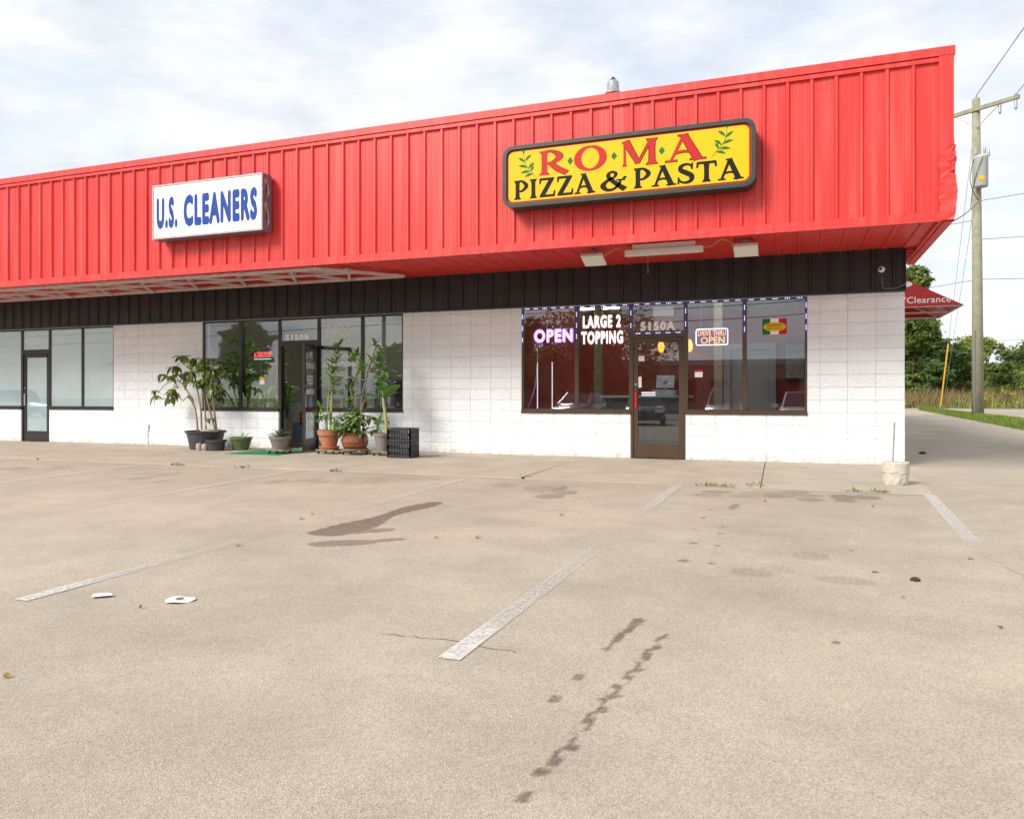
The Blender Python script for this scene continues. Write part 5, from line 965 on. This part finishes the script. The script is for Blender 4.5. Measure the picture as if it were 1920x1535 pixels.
# ------------------------------------------------------------------ across the street (seen mirrored in the shop windows)
struct(MB().add([(-120, -48, -.27), (90, -48, -.27), (90, -38, -.27), (-120, -38, -.27)], [(0, 1, 2, 3)]).build('street', 'counter'))
for i, (x, y, h, w, lb) in enumerate(((-14.5, -36, 7.2, 10.5, 'broad tree across the lot mirrored in the pizza shop windows'), (-42, -36, 7.4, 6.5, 'round tree across the lot mirrored in the first cleaners window'), (-29, -37, 5.5, 6, 'smaller tree across the lot mirrored beside the round one'), (-23, -50, 8, 9, 'tall tree across the street mirrored in the cleaners window'), (14, -50, 8, 10, 'tree across the street towards the drive'), (-66, -52, 9, 12, 'wide tree far along the street'))): tree(x, y, h, w, 'tree_a', lb, z0=-.3, n=18000, leaf=.15, seed=50+i, low=.28, group='trees across the street')
def car(x, y, rz, body, label, L_=4.7, W_=1.84, H=1.44, suv=False):
    t = thing('parked_car', label, 'car', (x, y, zg(x, y)), 'cars parked across the lot'); t.rotation_euler.z = rz; ORG[t.name] = Vector()
    hl = L_/2; hw = W_/2; belt = .92 if not suv else 1.02; st_ = [(-hl, .42, .78, .8), (-hl+.12, .28, .86, .93), (-hl+.9, .22, belt+.02, 1), (0, .2, belt, 1), (hl-1.25, .22, belt-.02, 1), (hl-.5, .24, .82, .97), (hl-.1, .3, .68, .88), (hl, .42, .58, .76)]
    b = MB()
    for px_, zb_, zt_, k in st_:
        for s_, z_ in ((.9, zb_), (1, zb_+.18), (1, zt_-.08), (.9, zt_)): b.v.append((px_, hw*k*s_, z_))
        for s_, z_ in ((.9, zt_), (1, zt_-.08), (1, zb_+.18), (.9, zb_)): b.v.append((px_, -hw*k*s_, z_))
    for i in range(len(st_)-1):
        for j in range(8): a = i*8+j; c_ = i*8+(j+1) % 8; b.f.append((a, c_, c_+8, a+8))
    b.f += [tuple(range(8))[::-1], tuple(range((len(st_)-1)*8, len(st_)*8))]; b.build('body', body, t, True)
    r0, r1 = (-hl+.25 if suv else -hl+.75), hl-1.25; q = [(r0, belt-.03, .88), (r0+(.2 if suv else .75), H-.03, .7), (r1-.85, H, .7), (r1+.12, belt-.06, .86)]; g_ = MB(); rf = MB()
    for px_, z_, k in q: g_.v += [(px_, hw*k, z_), (px_, -hw*k, z_)]
    g_.f = [(0, 1, 3, 2), (4, 5, 7, 6), (0, 2, 4, 6), (1, 7, 5, 3)]; g_.build('cabin_glass', 'car_glass', t)
    rf.box(q[1][0]-.03, q[2][0]+.03, -hw*.705, hw*.705, H-.02, H+.025)
    for s in (-1, 1):
        for a, c_ in ((q[0], q[1]), (q[2], q[3])): rf.bar((a[0], s*hw*a[2], a[1]), (c_[0], s*hw*c_[2], c_[1]), .07, .05)
        rf.bar((0, s*hw*.86, belt-.03), (-.1, s*hw*.71, H-.02), .07, .05)
    rf.build('roof', body, t)
    for sx in (-1, 1):
        for s in (-1, 1):
            w_ = MB(); c_ = (sx*(hl-.88), s*(hw-.1)); w_.lathe((0, 0, 0), [(.2, -.1), (.31, -.1), (.33, -.07), (.33, .07), (.31, .1), (.2, .1)], 20); w_.v = [(p[0]+c_[0], p[2]+c_[1], p[1]+.33) for p in w_.v]; o = w_.build('wheel', 'tyre', t); r_ = MB().lathe((0, 0, 0), [(.0, s*.1), (.06, s*.1), (.2, s*.085), (.21, s*.1)], 14); r_.v = [(p[0]+c_[0], p[2]+c_[1], p[1]+.33) for p in r_.v]; r_.build('rim', 'rim', o)
    for s in (-1, 1):
        MB().box(hl-.2, hl-.03, s*hw*.68-.17, s*hw*.68+.17, .6, .74).build('headlight', 'head', t); MB().box(-hl-.01, -hl+.12, s*hw*.62-.18, s*hw*.62+.18, .7, .84).build('tail_light', 'tail', t); MB().box(hl-1.35, hl-1.2, s*(hw+.1)-.09, s*(hw+.1)+.09, belt-.05, belt+.08).build('mirror', body, t)
        MB().box(hl-.06, hl+.012, s*.17-.13, s*.17+.13, .44, .64).build('grille', 'wire', t)
    MB().box(hl-.03, hl+.006, -.6, .6, .26, .38).build('lower_grille', 'wire', t); return t
CP = {n: mat('car_paint_'+n, c, .25, coat=1, metal=m_) for n, c, m_ in (('white', (.72, .72, .72), 0), ('silver', (.42, .43, .45), .5), ('black', (.02, .02, .025), .2), ('grey', (.13, .14, .16), .4), ('red', (.3, .02, .02), .1))}
car(-1.25, -18.2, R(90), CP['white'], 'white sedan parked nose-on to the shops right behind the viewpoint'); car(-4.6, -24.5, R(90), CP['silver'], 'silver suv parked beyond the white sedan', 4.6, 1.88, 1.72, True); car(-8.2, -22.5, R(80), CP['black'], 'black sedan parked between the silver suv and the grey hatchback'); car(-11.6, -23.5, R(95), CP['grey'], 'grey hatchback parked beside the black sedan', 4.3, 1.8, 1.5, True)
car(-48.5, -22, R(20), CP['white'], 'white suv parked alone at the far end of the lot', 4.7, 1.9, 1.72, True); car(-24, -30, R(0), CP['red'], 'dark red sedan parked along the street side')
for i, x in enumerate((-29.0, 6.0)):
    p_ = thing('street_pole', ('wooden street pole with two crossarms across the lot by the small tree' if i == 0 else 'wooden street pole with two crossarms across the lot opposite the drive'), 'utility pole', (x, -34.5, -.3), 'poles across the lot'); MB().tube([(x, -34.5, -.4), (x, -34.5, 10.8)], [.17, .12], 10).build('pole', 'wood_pole', p_)
    for z in (10.3, 8.9): MB().bar((x-1.2, -34.5, z), (x+1.2, -34.5, z), .1).build('crossarm', 'wood_pole', p_)
for i, (y, z) in enumerate(((-34.0, 10.4), (-35.0, 10.4), (-34.5, 8.0), (-34.5, 7.0), (-34.4, 6.2))): tag(MB().tube([tuple(q) for q in cat(sag((-110, y, z), (-29, y, z), .7)+sag((-29, y, z), (6, y, z), .5)[1:]+sag((6, y, z), (80, y, z), .7)[1:], 4)], .022 if i > 1 else .014, 4, False).build('street_line', 'wire'), 'cable strung between the wooden poles across the lot', 'power line', 'lines across the lot')
sh = thing('street_shop', 'long low shop with a grey roof band across the street', 'building', (-10, -66, -.3)); MB().box(-45, 25, -74, -64, -.4, 4.2).build('wall', 'board', sh); MB().box(-45.2, 25.2, -74.2, -63.8, 4.2, 4.7).build('roof_band', 'grey_metal', sh)
for i in range(14): x = -43+i*4.8; w_ = MB().box(x, x+3.4, -63.99, -63.9, .6, 2.8).build('window', 'dark_bronze', sh); MB().box(x+.08, x+3.32, -63.89, -63.87, .68, 2.72).build('pane', 'car_glass', w_)
# person standing beside the camera, mirrored in the window
def person(x, y, z):
    p = thing('person', 'person in red shirt and tan trousers holding a phone, mirrored in the window', 'person', (x, y, z)); ORG[p.name] = Vector((x, y, z))
    V_ = {'pel': (0, 0, .98), 'wst': (0, 0, 1.12), 'chs': (0, .01, 1.38), 'nck': (0, 0, 1.53), 'hd0': (0, .02, 1.62), 'hd1': (0, .03, 1.78)}
    E_ = [('pel', 'wst'), ('wst', 'chs'), ('chs', 'nck'), ('nck', 'hd0'), ('hd0', 'hd1')]; Rr = {'pel': .155, 'wst': .14, 'chs': .165, 'nck': .058, 'hd0': .09, 'hd1': .092}
    for s, k in ((-1, 'l'), (1, 'r')):
        V_.update({k+'sh': (s*.19, 0, 1.45), k+'el': (s*.26, .06, 1.17), k+'wr': (s*.1, .32, 1.24), k+'hp': (s*.1, 0, .92), k+'kn': (s*.11, .02, .5), k+'an': (s*.12, -.02, .09), k+'to': (s*.13, .14, .04)})
        E_ += [('chs', k+'sh'), (k+'sh', k+'el'), (k+'el', k+'wr'), ('pel', k+'hp'), (k+'hp', k+'kn'), (k+'kn', k+'an'), (k+'an', k+'to')]; Rr.update({k+'sh': .075, k+'el': .048, k+'wr': .032, k+'hp': .098, k+'kn': .068, k+'an': .048, k+'to': .04})
        for i in range(5): f0 = k+'f%d' % i; V_[f0] = (s*(.085-.016*i), .37, 1.25+.005*i); V_[f0+'t'] = (s*(.07-.014*i), .41+(.02 if i < 4 else -.02), 1.262 if i < 4 else 1.29); E_ += [(k+'wr', f0), (f0, f0+'t')]; Rr[f0] = .012; Rr[f0+'t'] = .009
    ks = list(V_); me = bpy.data.meshes.new('body'); me.from_pydata([V_[k] for k in ks], [(ks.index(a), ks.index(b)) for a, b in E_], [])
    o = bpy.data.objects.new('body', me); COL.objects.link(o); o.parent = p
    md = o.modifiers.new('skin', 'SKIN'); md.use_smooth_shade = True
    for i, k in enumerate(ks): d = me.skin_vertices[0].data[i]; d.radius = (Rr[k], Rr[k]); d.use_root = (k == 'pel')
    o.modifiers.new('sub', 'SUBSURF').levels = 1; o.modifiers['sub'].render_levels = 1
    bpy.context.view_layer.update(); dg = bpy.context.evaluated_depsgraph_get(); m2 = bpy.data.meshes.new_from_object(o.evaluated_get(dg)); o.modifiers.clear(); o.data = m2; m2.materials.clear()
    for m in ('skin', 'red_cloth', 'tan_cloth', 'wire', 'hair'): m2.materials.append(M[m])
    for q in m2.polygons:
        c = q.center; hand = c.y > .3 and c.z > 1.1
        q.material_index = 0 if (c.z > 1.52 or hand) else (1 if c.z > 1.0 else (2 if c.z > .1 else 3))
        if c.z > 1.6 and (c.y < -.01 or c.z > 1.79): q.material_index = 4
        q.use_smooth = True
    b = MB(); b.box(x-.04, x+.04, y+.39, y+.4, z+1.24, z+1.38).build('phone', 'wire', p)
    for s in (-1, 1): MB().lathe((x+s*.033, y+.112, z+1.70), [(0, -.01), (.011, 0), (0, .01)], 8).build('eye', 'wire', p)
    MB().lathe((x, y+.13, z+1.655), [(.016, 0), (.012, .03), (.004, .05)], 8).build('nose', 'skin', p); MB().box(x-.024, x+.024, y+.112, y+.12, z+1.615, z+1.623).build('mouth', 'red_cloth', p)
    h = MB().lathe((x, y+.015, z+1.7), [(.112, .0), (.115, .05), (.09, .115), (.04, .15), (0, .155)], 16); h.v = [(a, b_-.02, c) for a, b_, c in h.v]; h.build('hair', 'hair', p, True)
person(-3.5, -13.45, zg(-3.5, -13.45))
